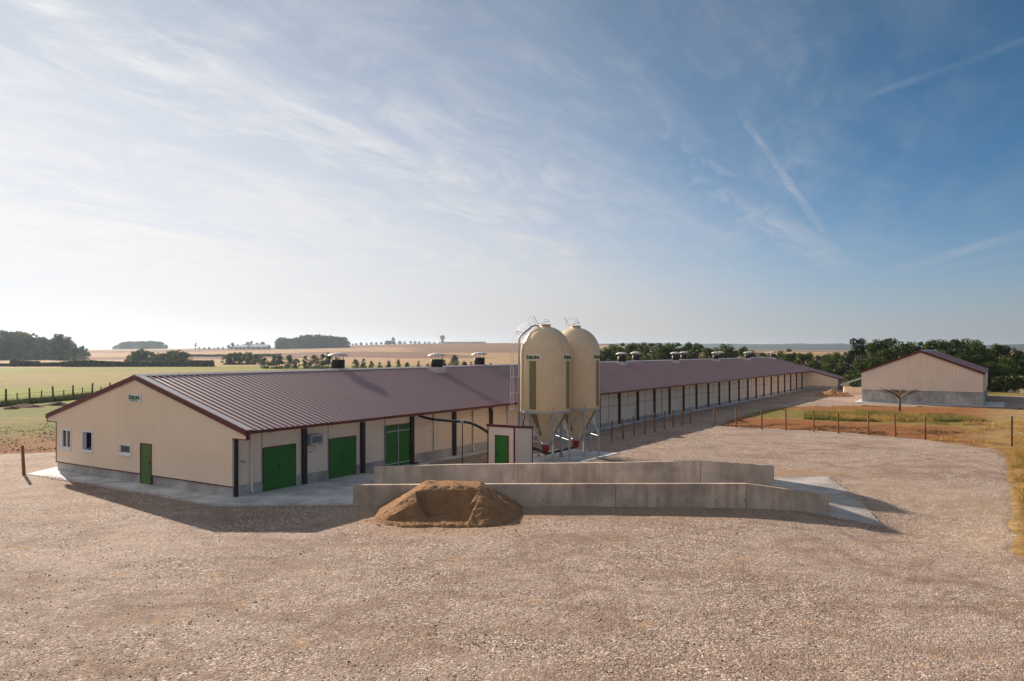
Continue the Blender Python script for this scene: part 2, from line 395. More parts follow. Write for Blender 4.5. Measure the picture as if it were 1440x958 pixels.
def sandmat(name, c):
    m = NM(name); p = m.pos()
    a = m.noise(p, 2.2, 5, .65); f = m.noise(p, 22, 4, .7); v = m.voro(p, 30)
    col = m.mix(m.rng(a, .3, .7), tuple(x*.72 for x in c), tuple(x*1.2 for x in c))
    col = m.mix(m.rng(f, .5, .75, 0, .4), col, tuple(min(1, x*1.5) for x in c))
    return m.fin(col, rough=.95, spec=.1, normal=m.bump(m.math('ADD', f, m.math('SUBTRACT', a, v)), .8, .05))
M['sand'] = sandmat('brown_sand', (.36, .205, .105))
M['earth'] = sandmat('dark_earth', (.15, .085, .05))
M['palesand'] = sandmat('pale_sand', (.45, .36, .22))

# ------------------------------------------------------------------ barn frame
BO = np.array(G(327, 701)); TH = math.atan2(.8443, .5358)
U = np.array([math.cos(TH), math.sin(TH)]); N = np.array([math.sin(TH), -math.cos(TH)])
def bw(s, d): return tuple(BO + s*U + d*N)                 # barn frame (along, outward) -> world
def bl(p):
    a = np.asarray(p) - BO; return float(a@U), float(a@N)

# ------------------------------------------------------------------ ground
def inside_sd(poly, x, y):
    """signed distance (positive inside) of points to a polygon"""
    P = np.array(poly); Q = np.roll(P, -1, 0); ins = np.zeros(x.shape, bool); dmin = np.full(x.shape, 1e9)
    for (x0, y0), (x1, y1) in zip(P, Q):
        c = ((y0 > y) != (y1 > y)) & (x < (x1-x0)*(y-y0)/((y1-y0) if y1 != y0 else 1e-9) + x0); ins ^= c
        ex, ey = x1-x0, y1-y0; t = np.clip(((x-x0)*ex + (y-y0)*ey)/(ex*ex+ey*ey+1e-12), 0, 1)
        dmin = np.minimum(dmin, np.hypot(x-x0-t*ex, y-y0-t*ey))
    return np.where(ins, dmin, -dmin)
YARD = [(-90, 38), (-110, -60), (70, -60), (26, 6), (16.4, 18), (16.8, 25.5), (22.9, 35.3), (29.8, 46.6), (32.9, 52.6), (31.2, 58.5), (27.7, 63.1),
        (23.1, 66.5), (18.6, 69.7), (22.3, 77), (26.2, 84.1), (32.2, 92.6), (42.9, 95.2), (58.8, 89.4), (72, 84), (84, 92), (78, 112), (66, 121),
        (68, 138), (58, 148), bw(128, -6), bw(60, -6), bw(15, -6), bw(14.5, -17.5), (-30.4, 51.5), (-33.5, 50), (-60, 44)]
PLOT = [(18.3, 69.7), (26.2, 84.1), (32.2, 92.6), (42.9, 95.0), (58.8, 89.2), (90, 78), (80, 60), (45, 46), (33, 40), (16.7, 25.5), (32.8, 52.6), (31.2, 58.5), (23.1, 66.5)]
def polar(az, r):
    A, RR = np.meshgrid(az, r); return RR*np.sin(A), RR*np.cos(A)
def grid_faces(n, m, wrap=False):
    i, j = np.meshgrid(np.arange(m-1), np.arange(n if wrap else n-1), indexing='ij')
    a = i*n + j; b = i*n + (j+1) % n
    return np.stack([a, b, b+n, a+n], -1).reshape(-1, 4)[:, ::-1]
az = np.concatenate([np.linspace(-.70, .70, 520), np.linspace(.70, 2*math.pi-.70, 80)[1:-1]])
rr = np.geomspace(3, 9000, 300)
X, Y = polar(az, rr); Z = terrain(X, Y); RRr = np.hypot(X, Y); AZr = np.arctan2(X, Y)
sd = inside_sd(YARD, X, Y)
nf = fbm(X*.06, Y*.06, 4); nm_ = fbm(X*.02+9, Y*.02, 4); nl = fbm(X*.004+4, Y*.004+2, 4); nh = fbm(X*.5, Y*.5, 4)
Z = Z - .16*smooth(.0, 1.1, sd)
rough_ = smooth(.3, 3, -sd)*(1-smooth(70, 140, RRr))
Z = Z + rough_*(nh-.5)*.12
def lerp(a, b, t): return a + (b - a)*t[..., None]
def C3(*c): return np.array(c, float)
col = np.zeros(X.shape + (3,)) + C3(.25, .20, .075)
green, lush, dry, tan, plough, earth, wooded = C3(.16, .18, .035), C3(.20, .255, .022), C3(.27, .23, .075), C3(.37, .265, .15), C3(.19, .11, .075), C3(.25, .118, .048), C3(.022, .040, .022)
col = lerp(col, np.broadcast_to(green, col.shape), smooth(.42, .58, nf))
left = smooth(.02, -.08, AZr)
band = lambda a, b, e: smooth(a-e, a+e, RRr + 26*(nm_-.5))*(1-smooth(b-e, b+e, RRr + 26*(nm_-.5)))
col = lerp(col, np.broadcast_to(lush, col.shape), .9*band(112, 165, 7)*left)
col = lerp(col, np.broadcast_to(dry, col.shape), .75*band(165, 285, 14)*smooth(.38, .62, nm_))
col = lerp(col, np.broadcast_to(lush*.95, col.shape), .8*band(285, 345, 9)*left)
col = lerp(col, np.broadcast_to(tan, col.shape), smooth(345, 360, RRr))
# the far fields: strips of stubble, plough and grass
strip = np.floor(RRr/260 + AZr*3.1 + .8*np.sin(AZr*9)).astype(int) % 5
far = smooth(560, 600, RRr)
for k, c in enumerate((tan, plough, C3(.36, .24, .135), plough*1.15, C3(.26, .22, .09))):
    col = lerp(col, np.broadcast_to(c, col.shape), far*(strip == k))
pc = smooth(-.16, -.10, AZr)*(1-smooth(.07, .10, AZr))*smooth(760, 800, RRr)*(1-smooth(2600, 2700, RRr))
col = lerp(col, np.broadcast_to(plough*1.05, col.shape), pc)
col = lerp(col, np.broadcast_to(wooded, col.shape), smooth(3200, 3500, RRr)*smooth(.05, .15, nl))
# brown earth round the yard and in the plot behind the posts
near = smooth(-17, -3, sd + 9*(nf-.5))*(1-smooth(120, 150, RRr))*smooth(-.02, -.1, AZr)
col = lerp(col, np.broadcast_to(earth, col.shape), near)
rv = smooth(.08, .2, AZr)*(1-smooth(90, 120, RRr))*(1-smooth(0, 2, sd))
col = lerp(col, np.broadcast_to(C3(.34, .235, .105), col.shape), rv)
col = lerp(col, np.broadcast_to(C3(.22, .13, .06), col.shape), rv*smooth(.5, .6, nh))
psd = inside_sd(PLOT, X, Y); pm = smooth(-1.0, .6, psd)
lx = (X - BO[0])*U[0] + (Y - BO[1])*U[1]; ly = (X - BO[0])*N[0] + (Y - BO[1])*N[1]
col = lerp(col, np.broadcast_to(C3(.30, .19, .085), col.shape), pm)
col = lerp(col, np.broadcast_to(earth*1.0, col.shape), pm*(1-smooth(54, 57, lx + 4*(nf-.5)))*(1-smooth(24, 30, ly)))
col = lerp(col, np.broadcast_to(C3(.19, .17, .055), col.shape), pm*smooth(55, 57, lx)*(1-smooth(68, 71, lx+3*(nf-.5)))*(1-smooth(30, 40, ly)))
col = lerp(col, np.broadcast_to(earth*1.1, col.shape), pm*smooth(68, 71, lx+3*(nf-.5))*(1-smooth(28, 40, ly)))
col = lerp(col, np.broadcast_to(C3(.34, .25, .13), col.shape), pm*smooth(25, 31, ly)*smooth(.3, .6, nf))
furrow = pm*(1-smooth(50, 53, lx))*(1-smooth(24, 30, ly))*(np.sin(lx*5.5+nh*3))
Z = Z + .05*furrow
gm = np_mesh('ground', np.stack([X, Y, Z], -1).reshape(-1, 3), grid_faces(len(az), len(rr), True), M['ground'], True)
ca = gm.color_attributes.new('albedo', 'FLOAT_COLOR', 'POINT')
ca.data.foreach_set('color', np.concatenate([col.reshape(-1, 3), np.ones((X.size, 1))], 1).astype(np.float32).ravel())
tag(place('ground', gm), kind='structure')

# gravel yard: a sheet with a ragged edge just above the field
def yard_z(x, y):
    return terrain(x, y) + .035*(fbm(x*.35, y*.35, 3)-.5) + .05*(fbm(x*.09+3, y*.09, 2)-.5)
az = np.concatenate([np.linspace(-.66, .66, 560), np.linspace(.66, 2*math.pi-.66, 60)[1:-1]])
rr = np.concatenate([np.geomspace(3, 12, 12)[:-1], np.geomspace(12, 160, 330)])
X, Y = polar(az, rr); sd = inside_sd(YARD, X, Y) + .6 + .8*(fbm(X*.45, Y*.45, 4)-.5) + .7*(fbm(X*2.2, Y*2.2, 3)-.5)
Z = yard_z(X, Y) + .015 - .12*(1-smooth(0, 1.1, sd)) + .035*(fbm(X*2.4, Y*2.4, 3)-.5)
track = np.sin((X*.5+Y*.86)*2.2 + 5*fbm(X*.05, Y*.05, 2))*smooth(.5, .62, fbm(X*.05+2, Y*.08, 3))
Z = Z + .012*track
Fq = grid_faces(len(az), len(rr), True); keep = (sd.ravel()[Fq] > 0).all(1)
V = np.stack([X, Y, Z], -1).reshape(-1, 3); Fq = Fq[keep]
used = np.unique(Fq); remap = np.zeros(len(V), int); remap[used] = np.arange(len(used))
tag(place('gravel_yard', np_mesh('gravel_yard', V[used], remap[Fq], M['gravel'], True)), kind='structure')

# concrete slabs
def slab(name, poly, z1, z0=-.25, mat='slab'):
    return tag(MB().prism(poly, z0, z1, 'z').build(name, M[mat]), kind='structure')
A_ = [G(37, 667.5), G(305, 713.3), G(495, 711.5), (-6.6, 33.65), (12.0, 33.15), (12.0, 37.15), (-6.2, 37.85),
      bw(11.5, 3.2), bw(13.0, .85), bw(126, .85), bw(126, -.3), bw(.3, -.3), bw(.3, -14.7), bw(.6, -16.2)]
slab('concrete_apron', A_, .05)
def draped(name, poly, off):
    # a slab that follows the falling ground at the ramp foot
    (a, b, c, d_) = [np.array(p) for p in poly]; n = 14; V = []
    for i in range(n + 1):
        for j in range(n + 1):
            p = (a*(1 - i/n) + b*(i/n))*(1 - j/n) + (d_*(1 - i/n) + c*(i/n))*(j/n); V.append((*p, tz(*p) + off))
    F = [(i*(n+1)+j, (i+1)*(n+1)+j, (i+1)*(n+1)+j+1, i*(n+1)+j+1) for i in range(n) for j in range(n)]
    mb = MB().add(V, F); m = len(V); rim = [i*(n+1) for i in range(n+1)] + [n*(n+1)+j for j in range(1, n+1)] + [i*(n+1)+n for i in range(n-1, -1, -1)] + [j for j in range(n-1, 0, -1)]
    mb.add([(V[q][0], V[q][1], V[q][2]) for q in rim] + [(V[q][0], V[q][1], V[q][2] - .3) for q in rim], [(q, (q+1) % len(rim), len(rim)+(q+1) % len(rim), len(rim)+q) for q in range(len(rim))])
    return tag(mb.build(name, M['slab_darker']), kind='structure')
M['slab_darker'] = concrete('darker_slab_concrete', (.43, .41, .40), .3, .15)  # darker copy of the slab concrete; the apron's is kept brighter for its shade
draped('ramp_slab', [(12.01, 33.15), (15.0, 31.3), (16.7, 41.0), (12.01, 40.2)], .05)
slab('silo_pad', [bw(15.9, 3.9), bw(16.9, 8.2), bw(23.4, 8.4), bw(23.6, 4.1)], .05)
slab('shed_pad', [bw(85.6, 13.0), bw(85.8, 29.5), bw(95, 29.5), bw(95, 13.0)], .05)

# ------------------------------------------------------------------ barn
barn = thing('poultry_barn', 'very long cream barn with maroon ribbed roof and dark posts along its side', 'barn', (*BO, .05), TH)
BL, BW_ = 126.3, 15.0                                      # local x along, local y = -outward
EZ, EY, AZ_ = 3.05, 1.0, 5.38                              # eave height, eave overhang, apex height
SL = (AZ_ - EZ)/(BW_/2 + EY)
def rz(yl): return AZ_ - abs(yl - BW_/2)*SL - .07          # underside of roof at local y
def strip_panel(mb, y0, y1, z0, ztop, holes, x0, x1):
    """a wall piece in the y-z plane from y0..y1, minus holes (ya, yb, za, zb)"""
    cuts = sorted({y0, y1, *[h for a in holes for h in a[:2] if y0 < h < y1], *([BW_/2] if y0 < BW_/2 < y1 else [])})
    for a, b in zip(cuts[:-1], cuts[1:]):
        mid = (a+b)/2; segs = [(z0, None)]
        for h in holes:
            if h[0] <= mid <= h[1]:
                segs = [(z0, h[2]), (h[3], None)] if h[2] > z0 else [(h[3], None)]
        for q0, q1 in segs:
            mb.prism([(a, q0), (b, q0), (b, q1 if q1 is not None else ztop(b)), (a, q1 if q1 is not None else ztop(a))], x0, x1, 'x')
WIN = [(13.47, 14.48, 1.24, 2.36), (11.37, 12.40, 1.26, 2.36), (7.86, 8.93, 1.32, 1.90)]
DOOR = (6.11, 7.06, 0.0, 2.02)
holes = WIN + [DOOR]
npan = 15
for i in range(npan):
    a, b = i*BW_/npan, (i+1)*BW_/npan
    mb = MB(); strip_panel(mb, a + .002, b - .002, .47, rz, holes, -.02, .09)
    mb.build('wall_panel', M['beige'], barn)
for (a, b) in ((-EY + .04, -.002), (BW_ + .002, BW_ + EY - .04)):
    MB().prism([(a, 2.68), (b, 2.68), (b, rz(b)), (a, rz(a))], -.02, .09, 'x').build('eave_return_panel', M['beige'], barn)
# plinth of the gable, either side of the door
MB().box(.03, .22, .02, DOOR[0], -.1, .466).build('plinth', M['plinth'], barn)
MB().box(.03, .22, DOOR[1], BW_ - .02, -.1, .466).build('plinth', M['plinth'], barn)
for a, b in ((0, DOOR[0]), (DOOR[1], BW_)):
    MB().box(-.045, .02, a, b, .44, .485).build('drip_trim', M['maroon'], barn)
MB().box(-.04, .05, BW_, BW_+.05, .47, 2.68).build('corner_trim', M['maroon'], barn)
for y0, y1 in ((-EY, 0.0), (BW_ + .05, BW_ + EY)):
    MB().box(-.045, .12, y0, y1, 2.64, 2.68).build('soffit_trim', M['maroon'], barn)
for y0 in (-EY - .01, BW_ + EY - .04):
    MB().box(-.045, .12, y0, y0 + .05, 2.68, 3.02).build('eave_end_trim', M['maroon'], barn)
for sg in (-1, 1):
    pr = [(BW_/2, AZ_ - .20), (BW_/2, AZ_ + .03)]
    e = BW_/2 + sg*(BW_/2 + EY + .03); ze = AZ_ - (BW_/2 + EY + .03)*SL
    poly = [(BW_/2, AZ_ - .20), (BW_/2, AZ_ + .035), (e, ze + .035), (e, ze - .20)]
    MB().prism(poly if sg > 0 else poly[::-1], -.10, -.046, 'x').build('verge_trim', M['maroon'], barn)
    MB().prism(poly if sg > 0 else poly[::-1], BL + .02, BL + .08, 'x').build('verge_trim', M['maroon'], barn)
# roof slopes (the far bay of the near slope runs on down over the wing)
WX, WD = 120.4, 5.3                                        # wing start, wing width
def slope_poly(sg, run):
    y0, y1 = BW_/2, BW_/2 + sg*run; z1 = AZ_ - run*SL
    return [(y0, AZ_), (y1, z1), (y1, z1 - .06), (y0, AZ_ - .06)]
RUN = BW_/2 + EY
roofN = MB().prism(slope_poly(-1, RUN), -.05, WX, 'x').build('roof_slope', M['roof'], barn)
wingR = MB().prism(slope_poly(-1, RUN - EY + WD + .5), WX + .002, BL + .03, 'x').build('roof_slope', M['roof'], barn)
roofF = MB().prism(slope_poly(1, RUN)[::-1], -.05, BL + .03, 'x').build('roof_slope', M['roof'], barn)
ang = math.atan(SL); Lr = RUN/math.cos(ang)
def rib_mesh(L):
    return MB().prism([(-.036, .0), (.036, .0), (.020, .042), (-.020, .042)], .22, L, 'x').mesh('roof_rib', M['roof'])
me_rib = rib_mesh(Lr - .02); SP = .36
# local frame of a rib: x runs down the slope
def rib_rot(sg):
    ex = Vector((0, sg*math.cos(ang), -math.sin(ang))); ez = Vector((0, sg*math.sin(ang), math.cos(ang))); ey = ez.cross(ex)
    return Matrix((ex, ey, ez)).transposed().to_euler()
rrot = rib_rot(-1); nr = int((WX - .55)/SP)
for i in range(min(nr, 296)):
    place('roof_rib', me_rib, roofN, (.55 + i*SP, BW_/2, AZ_ + .001), rrot)
mb = MB()
def add_rib(mb, x, sg, L):
    m = MB().prism([(-.036, 0), (.036, 0), (.020, .042), (-.020, .042)], .22, L, 'x')
    rot = rib_rot(sg).to_matrix()
    mb.add([rot @ Vector(v) + Vector((x, BW_/2, AZ_ + .001)) for v in m.v], m.f)
for i in range(296, nr): add_rib(mb, .55 + i*SP, -1, Lr - .02)
for i in range(nr, int((BL - .3)/SP)): add_rib(mb, .55 + i*SP, -1, (RUN - EY + WD + .48)/math.cos(ang))
tag(mb.build('far_roof_ribs', M['roof'], barn), kind='stuff')
mb = MB()
for i in range(int((BL - .5)/SP)): add_rib(mb, .55 + i*SP, 1, Lr - .02)
tag(mb.build('rear_roof_ribs', M['roof'], barn), kind='stuff')
rp = [(BW_/2 - .26, AZ_ - .26*SL + .055), (BW_/2, AZ_ + .07), (BW_/2 + .26, AZ_ - .26*SL + .055), (BW_/2 + .26, AZ_ - .26*SL + .03), (BW_/2, AZ_ + .045), (BW_/2 - .26, AZ_ - .26*SL + .03)]
MB().prism(rp, -.10, BL + .08, 'x').build('ridge_cap', M['ridge'], barn)
# verge flashing on the sheet beside the gable, roof glare put in as pale colour
vf = [(0, .0), (0, .028), (.36, .028), (.36, .0)]
m = MB().prism([(-.16, .003), (.22, .003), (.22, .05), (-.16, .05)], .0, Lr, 'x')
rot = rib_rot(-1).to_matrix()
MB().add([rot @ Vector(v) + Vector((.12, BW_/2, AZ_ + .006)) for v in m.v], m.f).build('verge_flashing', M['ridge'], barn)
# eave fascia and gutter
for yy in (-EY - .06, BW_ + EY - .04):
    MB().box(-.05, (WX if yy < 0 else BL), yy, yy + .10, EZ - .14, EZ + .005).build('eave_fascia', M['maroon'], barn)
MB().box(WX, BL + .05, -WD - .56, -WD - .46, AZ_ - (RUN - EY + WD + .5)*SL - .13, AZ_ - (RUN - EY + WD + .5)*SL - .0).build('eave_fascia', M['maroon'], barn)
# soffit board under the near eave
MB().box(.12, WX, -EY + .05, -.01, EZ - .16, EZ - .12).build('soffit', M['beige'], barn)
# back, far end and left walls
MB().box(.1, BL, BW_ - .1, BW_, -.1, 3.0).build('rear_wall', M['beige'], barn)
mb = MB(); strip_panel(mb, 0, BW_, -.1, rz, [], BL - .1, BL); mb.build('end_wall', M['beige'], barn)

# gable windows
def window(y0, y1, z0, z1, kind):
    w = thing('window', None, None); w.parent = barn
    f = .075
    mb = MB().box(-.05, .10, y0, y1, z0, z0 + f).box(-.05, .10, y0, y1, z1 - f, z1).box(-.05, .10, y0, y0 + f, z0 + f, z1 - f).box(-.05, .10, y1 - f, y1, z0 + f, z1 - f)
    mb.build('frame', M['white'], w)
    ym = (y0 + y1)/2
    def sash(a, b, x, open_=0):
        g = .05
        m = MB().box(x, x + .04, a, b, z0 + f, z0 + f + g).box(x, x + .04, a, b, z1 - f - g, z1 - f).box(x, x + .04, a, a + g, z0 + f + g, z1 - f - g).box(x, x + .04, b - g, b, z0 + f + g, z1 - f - g)
        m.build('sash', M['white'], w)
        MB().box(x + .012, x + .02, a + g, b - g, z0 + f + g, z1 - f - g).build('pane', M['glass'], w)
    if kind == 'two':
        sash(y0 + f, ym - .002, .0); sash(ym + .002, y1 - f, .0)
    elif kind == 'open':
        # the casement stands open, swung into the room beside the far jamb
        g = .05; yo = y1 - f - .05; d = .78
        MB().box(.10, .10 + d, yo, yo + .04, z0 + f, z0 + f + g).box(.10, .10 + d, yo, yo + .04, z1 - f - g, z1 - f).box(.10, .10 + g, yo, yo + .04, z0 + f, z1 - f).box(.10 + d - g, .10 + d, yo, yo + .04, z0 + f, z1 - f).build('sash', M['white'], w)
        MB().box(.15, .05 + d, yo + .015, yo + .023, z0 + f + g, z1 - f - g).build('pane', M['glass'], w)
    else:
        sash(y0 + f, y1 - f, .0)
    MB().box(-.09, -.05, y0 - .03, y1 + .03, z0 - .035, z0).build('sill', M['white'], w)
window(*WIN[0], 'two'); window(*WIN[1], 'open'); window(*WIN[2], 'one')
# gable door
d = thing('door', None, None); d.parent = barn; d['label'] = 'olive green door in the gable'
MB().box(-.035, .03, DOOR[0] + .06, DOOR[1] - .05, .01, 1.96).build('leaf', M['green_gable'], d)
MB().box(-.055, .06, DOOR[0], DOOR[0] + .06, 0, 2.02).box(-.055, .06, DOOR[1] - .05, DOOR[1], 0, 2.02).box(-.055, .06, DOOR[0] + .06, DOOR[1] - .05, 1.965, 2.02).build('frame', M['maroon'], d)
MB().box(-.05, -.036, DOOR[0] + .12, DOOR[0] + .17, .92, 1.14).tube([(-.05, DOOR[0] + .145, 1.05), (-.10, DOOR[0] + .145, 1.05), (-.10, DOOR[0] + .27, 1.05)], .012, 6).build('handle', M['blackp'], d)

# long wall: posts and bays
BAY = 120.6/29; NB = 29
post_me = MB().box(-.13, .13, -.20, .09, -.1, EZ - .161).mesh('post', M['post'])
corner_me = MB().box(-.065, .065, -.12, .03, -.1, EZ - .161).mesh('post', M['post'])
foot_me = MB().box(-.16, .34, -.36, -.20, -.02, .07).mesh('post_foot', M['blackp'])
for i in range(NB + 1):
    p = place('post', corner_me if i == 0 else post_me, barn, (i*BAY + (.16 if i == 0 else 0), 0, 0))
    if i in (3, 12, 17): place('post_foot', foot_me, p)
TOP = EZ - .165
def wallbox(name, x0, x1, z0, z1, mat, y0=-.04, y1=.06):
    return MB().box(x0, x1, y0, y1, z0, z1).build(name, M[mat], barn)
def double_door(x0, x1, h, light=False):
    dd = thing('double_door', None, None); dd.parent = barn
    dd['label'] = 'green double door with pale edging and rails' if light else 'plain green double door'
    xm = (x0 + x1)/2
    MB().box(x0, x1, -.075, .0, h, h + .045).box(x0 - .04, x0, -.075, .0, 0, h + .045).box(x1, x1 + .04, -.075, .0, 0, h + .045).build('frame', M['maroon'], dd)
    for a, b in ((x0, xm - .006), (xm + .006, x1)):
        lf = MB().box(a, b, -.06, .0, .02, h - .004).build('leaf', M['green'], dd)
        n = 5; w = (b - a)/n
        for k in range(1, n):
            MB().box(a + k*w - .006, a + k*w + .006, -.066, -.06, .02, h - .004).build('batten', M['green'], lf)
        if light:
            for z in (.16, h - .36): MB().box(a + .04, b - .04, -.072, -.0665, z, z + .07).build('rail', M['galv'], lf)
    if light:
        MB().box(xm - .03, xm + .03, -.085, -.0725, .02, h).box(x0 - .01, x0 + .03, -.085, -.076, 0, h).build('edge_strip', M['galv'], dd)
    MB().box(xm - .10, xm - .05, -.09, -.067, .95, 1.22).tube([(xm - .075, -.085, 1.1), (xm - .075, -.13, 1.1), (xm - .19, -.13, 1.1)], .014, 6).build('handle', M['blackp'], dd)
    for z in (.35, h - .35):
        MB().tube([(x0 + .01, -.085, z), (x0 + .01, -.085, z + .14)], .02, 6).build('hinge', M['blackp'], dd)
doors = {0: (1.68, 3.63, 2.03, False), 1: (5.91, 7.84, 2.04, False), 2: (10.22, 12.40, 2.36, True)}
panA = {}
for i in range(NB):
    a, b = i*BAY + .128, (i + 1)*BAY - .128
    if i == 0: a += .10
    if i in doors:
        x0, x1, h, li = doors[i]; double_door(x0, x1, h, li)
        wallbox('plinth', a, x0 - .04, -.1, .48, 'plinth', -.06, .06); wallbox('wall_panel', a, x0 - .10, .484, TOP, 'beige')
        wallbox('joint_strip', x0 - .10, x0 - .042, .3, TOP, 'joint', -.05, .05)
        if b > x1 + .1:
            wallbox('plinth', x1 + .04, b, -.1, .48, 'plinth', -.06, .06); wallbox('wall_panel', x1 + .04, b, .484, TOP, 'beige')
        wallbox('wall_panel', x0 - .04, x1 + .04, h + .047, TOP, 'beige')
    elif i < 6:
        wallbox('plinth', a, b, -.1, .52, 'plinth', -.06, .06)
        xm = a + (b - a)*.5
        wallbox('wall_panel', a, xm - .03, .524, 2.30, 'beige'); wallbox('wall_panel', xm + .03, b, .524, 2.30, 'beige')
        wallbox('upper_panel', a, xm - .03, 2.31, TOP, 'beige', -.02, .06); wallbox('upper_panel', xm + .03, b, 2.31, TOP, 'beige', -.02, .06)
        wallbox('joint_strip', xm - .03, xm + .03, .1, TOP, 'joint', -.09, .05)
    else:
        k = i % 3; xm = (a + b)/2; lo = .30
        wallbox('plinth', a, b, -.1, lo, 'plinth', -.05, .06)
        tr = 1.62 if k == 1 else 1.72
        if k == 1:
            wallbox('shutter', a, b, .304, tr - .03, 'beige', -.045, .06)
            MB().box(b - .30, b - .22, -.07, -.046, .55, 1.25).build('shutter_handle', M['joint'], barn)
            wallbox('mullion', xm - .03, xm + .03, tr + .03, TOP, 'joint', -.06, .05)
        else:
            wallbox('wall_panel', a, xm - .035, .304, tr - .03, 'beige'); wallbox('wall_panel', xm + .035, b, .304, tr - .03, 'beige')
            wallbox('mullion', xm - .03, xm + .03, .304, TOP, 'joint', -.06, .05)
        wallbox('transom', a, b, tr - .028, tr + .028, 'joint', -.035, .05)
        for q0, q1 in ((a, xm - .035), (xm + .035, b)):
            wallbox('upper_panel', q0, q1, tr + .03, 2.36, 'beige'); wallbox('upper_panel', q0, q1, 2.375, TOP, 'beige', -.02, .06)
# corner bits, pipes, lamp
MB().tube([(.95, -.75, 2.9), (.95, -.14, 2.78), (.95, -.14, .22), (.95, -.24, .10)], .055, 10).build('downpipe', M['beige'], barn)
for s in (18.7, 35.4, 52.1):
    MB().tube([(s, -.75, 2.9), (s, -.14, 2.75), (s, -.14, .20), (s, -.24, .08)], .055, 10).build('downpipe', M['beige'], barn)
MB().box(.55, .70, -.075, -.062, .62, .78).build('wall_socket', M['white'], barn)
MB().tube([(.35, -.05, 1.62), (.40, -.22, 1.62)], .02, 6).lathe([(.02, 1.50), (.09, 1.52), (.09, 1.60), (.02, 1.64)], 10, (.42, -.24)).build('wall_tap', M['galv'], barn)
for s in (2.1, 20.8):
    mb = MB().lathe([(.05, 2.60), (.10, 2.66), (.10, 2.76), (.04, 2.80)], 10, (s, -.30)).box(s - .05, s + .05, -.24, -.04, 2.70, 2.76)
    mb.build('wall_lamp', M['white'], barn)
MB().box(9.45, 9.60, -.055, -.041, .62, .78).build('wall_socket', M['white'], barn)
# wing at the far end
MB().prism([(-WD, .42), (-.06, .42), (-.06, rz(-.06) - .02), (-WD, rz(-WD) - .02)], WX, WX + .1, 'x').build('wing_wall', M['beige'], barn)
MB().box(WX + .02, WX + .12, -WD + .02, -.06, -.1, .416).build('plinth', M['plinth'], barn)
MB().box(WX - .03, WX + .03, -WD - .05, -WD + .05, -.1, rz(-WD) - .05).build('corner_trim', M['maroon'], barn)
MB().box(WX + .1, BL, -WD, -WD + .1, -.1, rz(-WD) - .06).build('wing_wall', M['beige'], barn)
yy0, yy1 = -.5, -WD - .52
MB().prism([(yy0, AZ_ - (BW_/2 - yy0)*SL - .17), (yy0, AZ_ - (BW_/2 - yy0)*SL + .03), (yy1, AZ_ - (BW_/2 - yy1)*SL + .03), (yy1, AZ_ - (BW_/2 - yy1)*SL - .17)], WX - .06, WX - .003, 'x').build('verge_trim', M['maroon'], barn)

# roof vents, in turn behind and in front of the ridge
collar_me = MB().prism([(-.50, -.34), (.50, -.34), (.50, -.06), (.44, .24), (-.44, .24), (-.50, -.06)], -.48, .48, 'x').mesh('roof_vent', M['ventcap'])
drum_me = MB().lathe([(.43, .24), (.46, .30), (.46, .80), (.43, .82)], 24).mesh('drum', M['vdrum'], True)
cap_me = MB().lathe([(.02, 1.30), (.25, 1.285), (.45, 1.235), (.60, 1.165), (.68, 1.085), (.68, 1.06), (.55, 1.08), (.02, 1.12)], 28).mesh('cap', M['ventcap'], True)
stay_me = MB().box(-.02, .02, -.02, .02, .80, 1.10).mesh('stay', M['ventcap'])
for i in range(14):
    s = 14.85 + i*8.32; f = i % 2
    yl = BW_/2 + (-1.12 if f else .78)
    v = place('roof_vent', collar_me, barn, (s, yl, AZ_ - abs(yl - BW_/2)*SL + .10 + (-.05 if not f else .0)))
    place('drum', drum_me, v); place('cap', cap_me, v)
    for k in range(4):
        place('stay', stay_me, v, (.38*math.cos(k*math.pi/2 + .4), .38*math.sin(k*math.pi/2 + .4), 0))

# ------------------------------------------------------------------ lettering
def text_mesh(body, size, off=.012, shear=0.):
    c = bpy.data.curves.new('lettering', 'FONT'); c.body = body; c.size = size; c.offset = off; c.extrude = .004; c.shear = shear
    c.align_x = 'CENTER'; c.resolution_u = 3
    o = bpy.data.objects.new('lettering', c); COL.objects.link(o); bpy.context.view_layer.update()
    me = bpy.data.meshes.new_from_object(o.evaluated_get(bpy.context.evaluated_depsgraph_get()))
    v = [tuple(p.co) for p in me.vertices]; f = [tuple(p.vertices) for p in me.polygons]
    bpy.data.objects.remove(o); bpy.data.meshes.remove(me); return v, f
tS, tfS = text_mesh('S', .34, .02); tE, tfE = text_mesh('ERUPA', .27, .018)
def wordmark(scale=1.):
    """big S followed by smaller capitals; centred, x right, y up"""
    mb = MB(); sw = max(p[0] for p in tS) - min(p[0] for p in tS); ew = max(p[0] for p in tE) - min(p[0] for p in tE)
    tot = sw + ew + .03; x = -tot/2 - min(p[0] for p in tS)
    mb.add([(p[0] + x, p[1], p[2]) for p in tS], tfS); x = -tot/2 + sw + .03 - min(p[0] for p in tE)
    mb.add([(p[0] + x, p[1], p[2]) for p in tE], tfE)
    mb.v = [(p[0]*scale/tot, p[1]*scale/tot, p[2]) for p in mb.v]; return mb

sg = thing('company_sign', 'small white sign with green lettering high on the barn gable', 'sign', (*bw(-.03, -7.53), 4.03 + .05), TH)
# sign local frame shares the barn axes: y runs left along the gable, x into the wall
MB().box(-.03, .0, -.56, .56, 0, .42).build('plate', M['plate'], sg)
w = wordmark(.98)
MB().add([(-.036 - p[2], -p[0], p[1] + .15) for p in w.v], w.f).build('lettering', M['letter'], sg)
for k in range(9):
    MB().box(-.036, -.031, .34 - k*.078, .39 - k*.078, .055, .10).build('small_lettering', M['letter_dark'], sg)

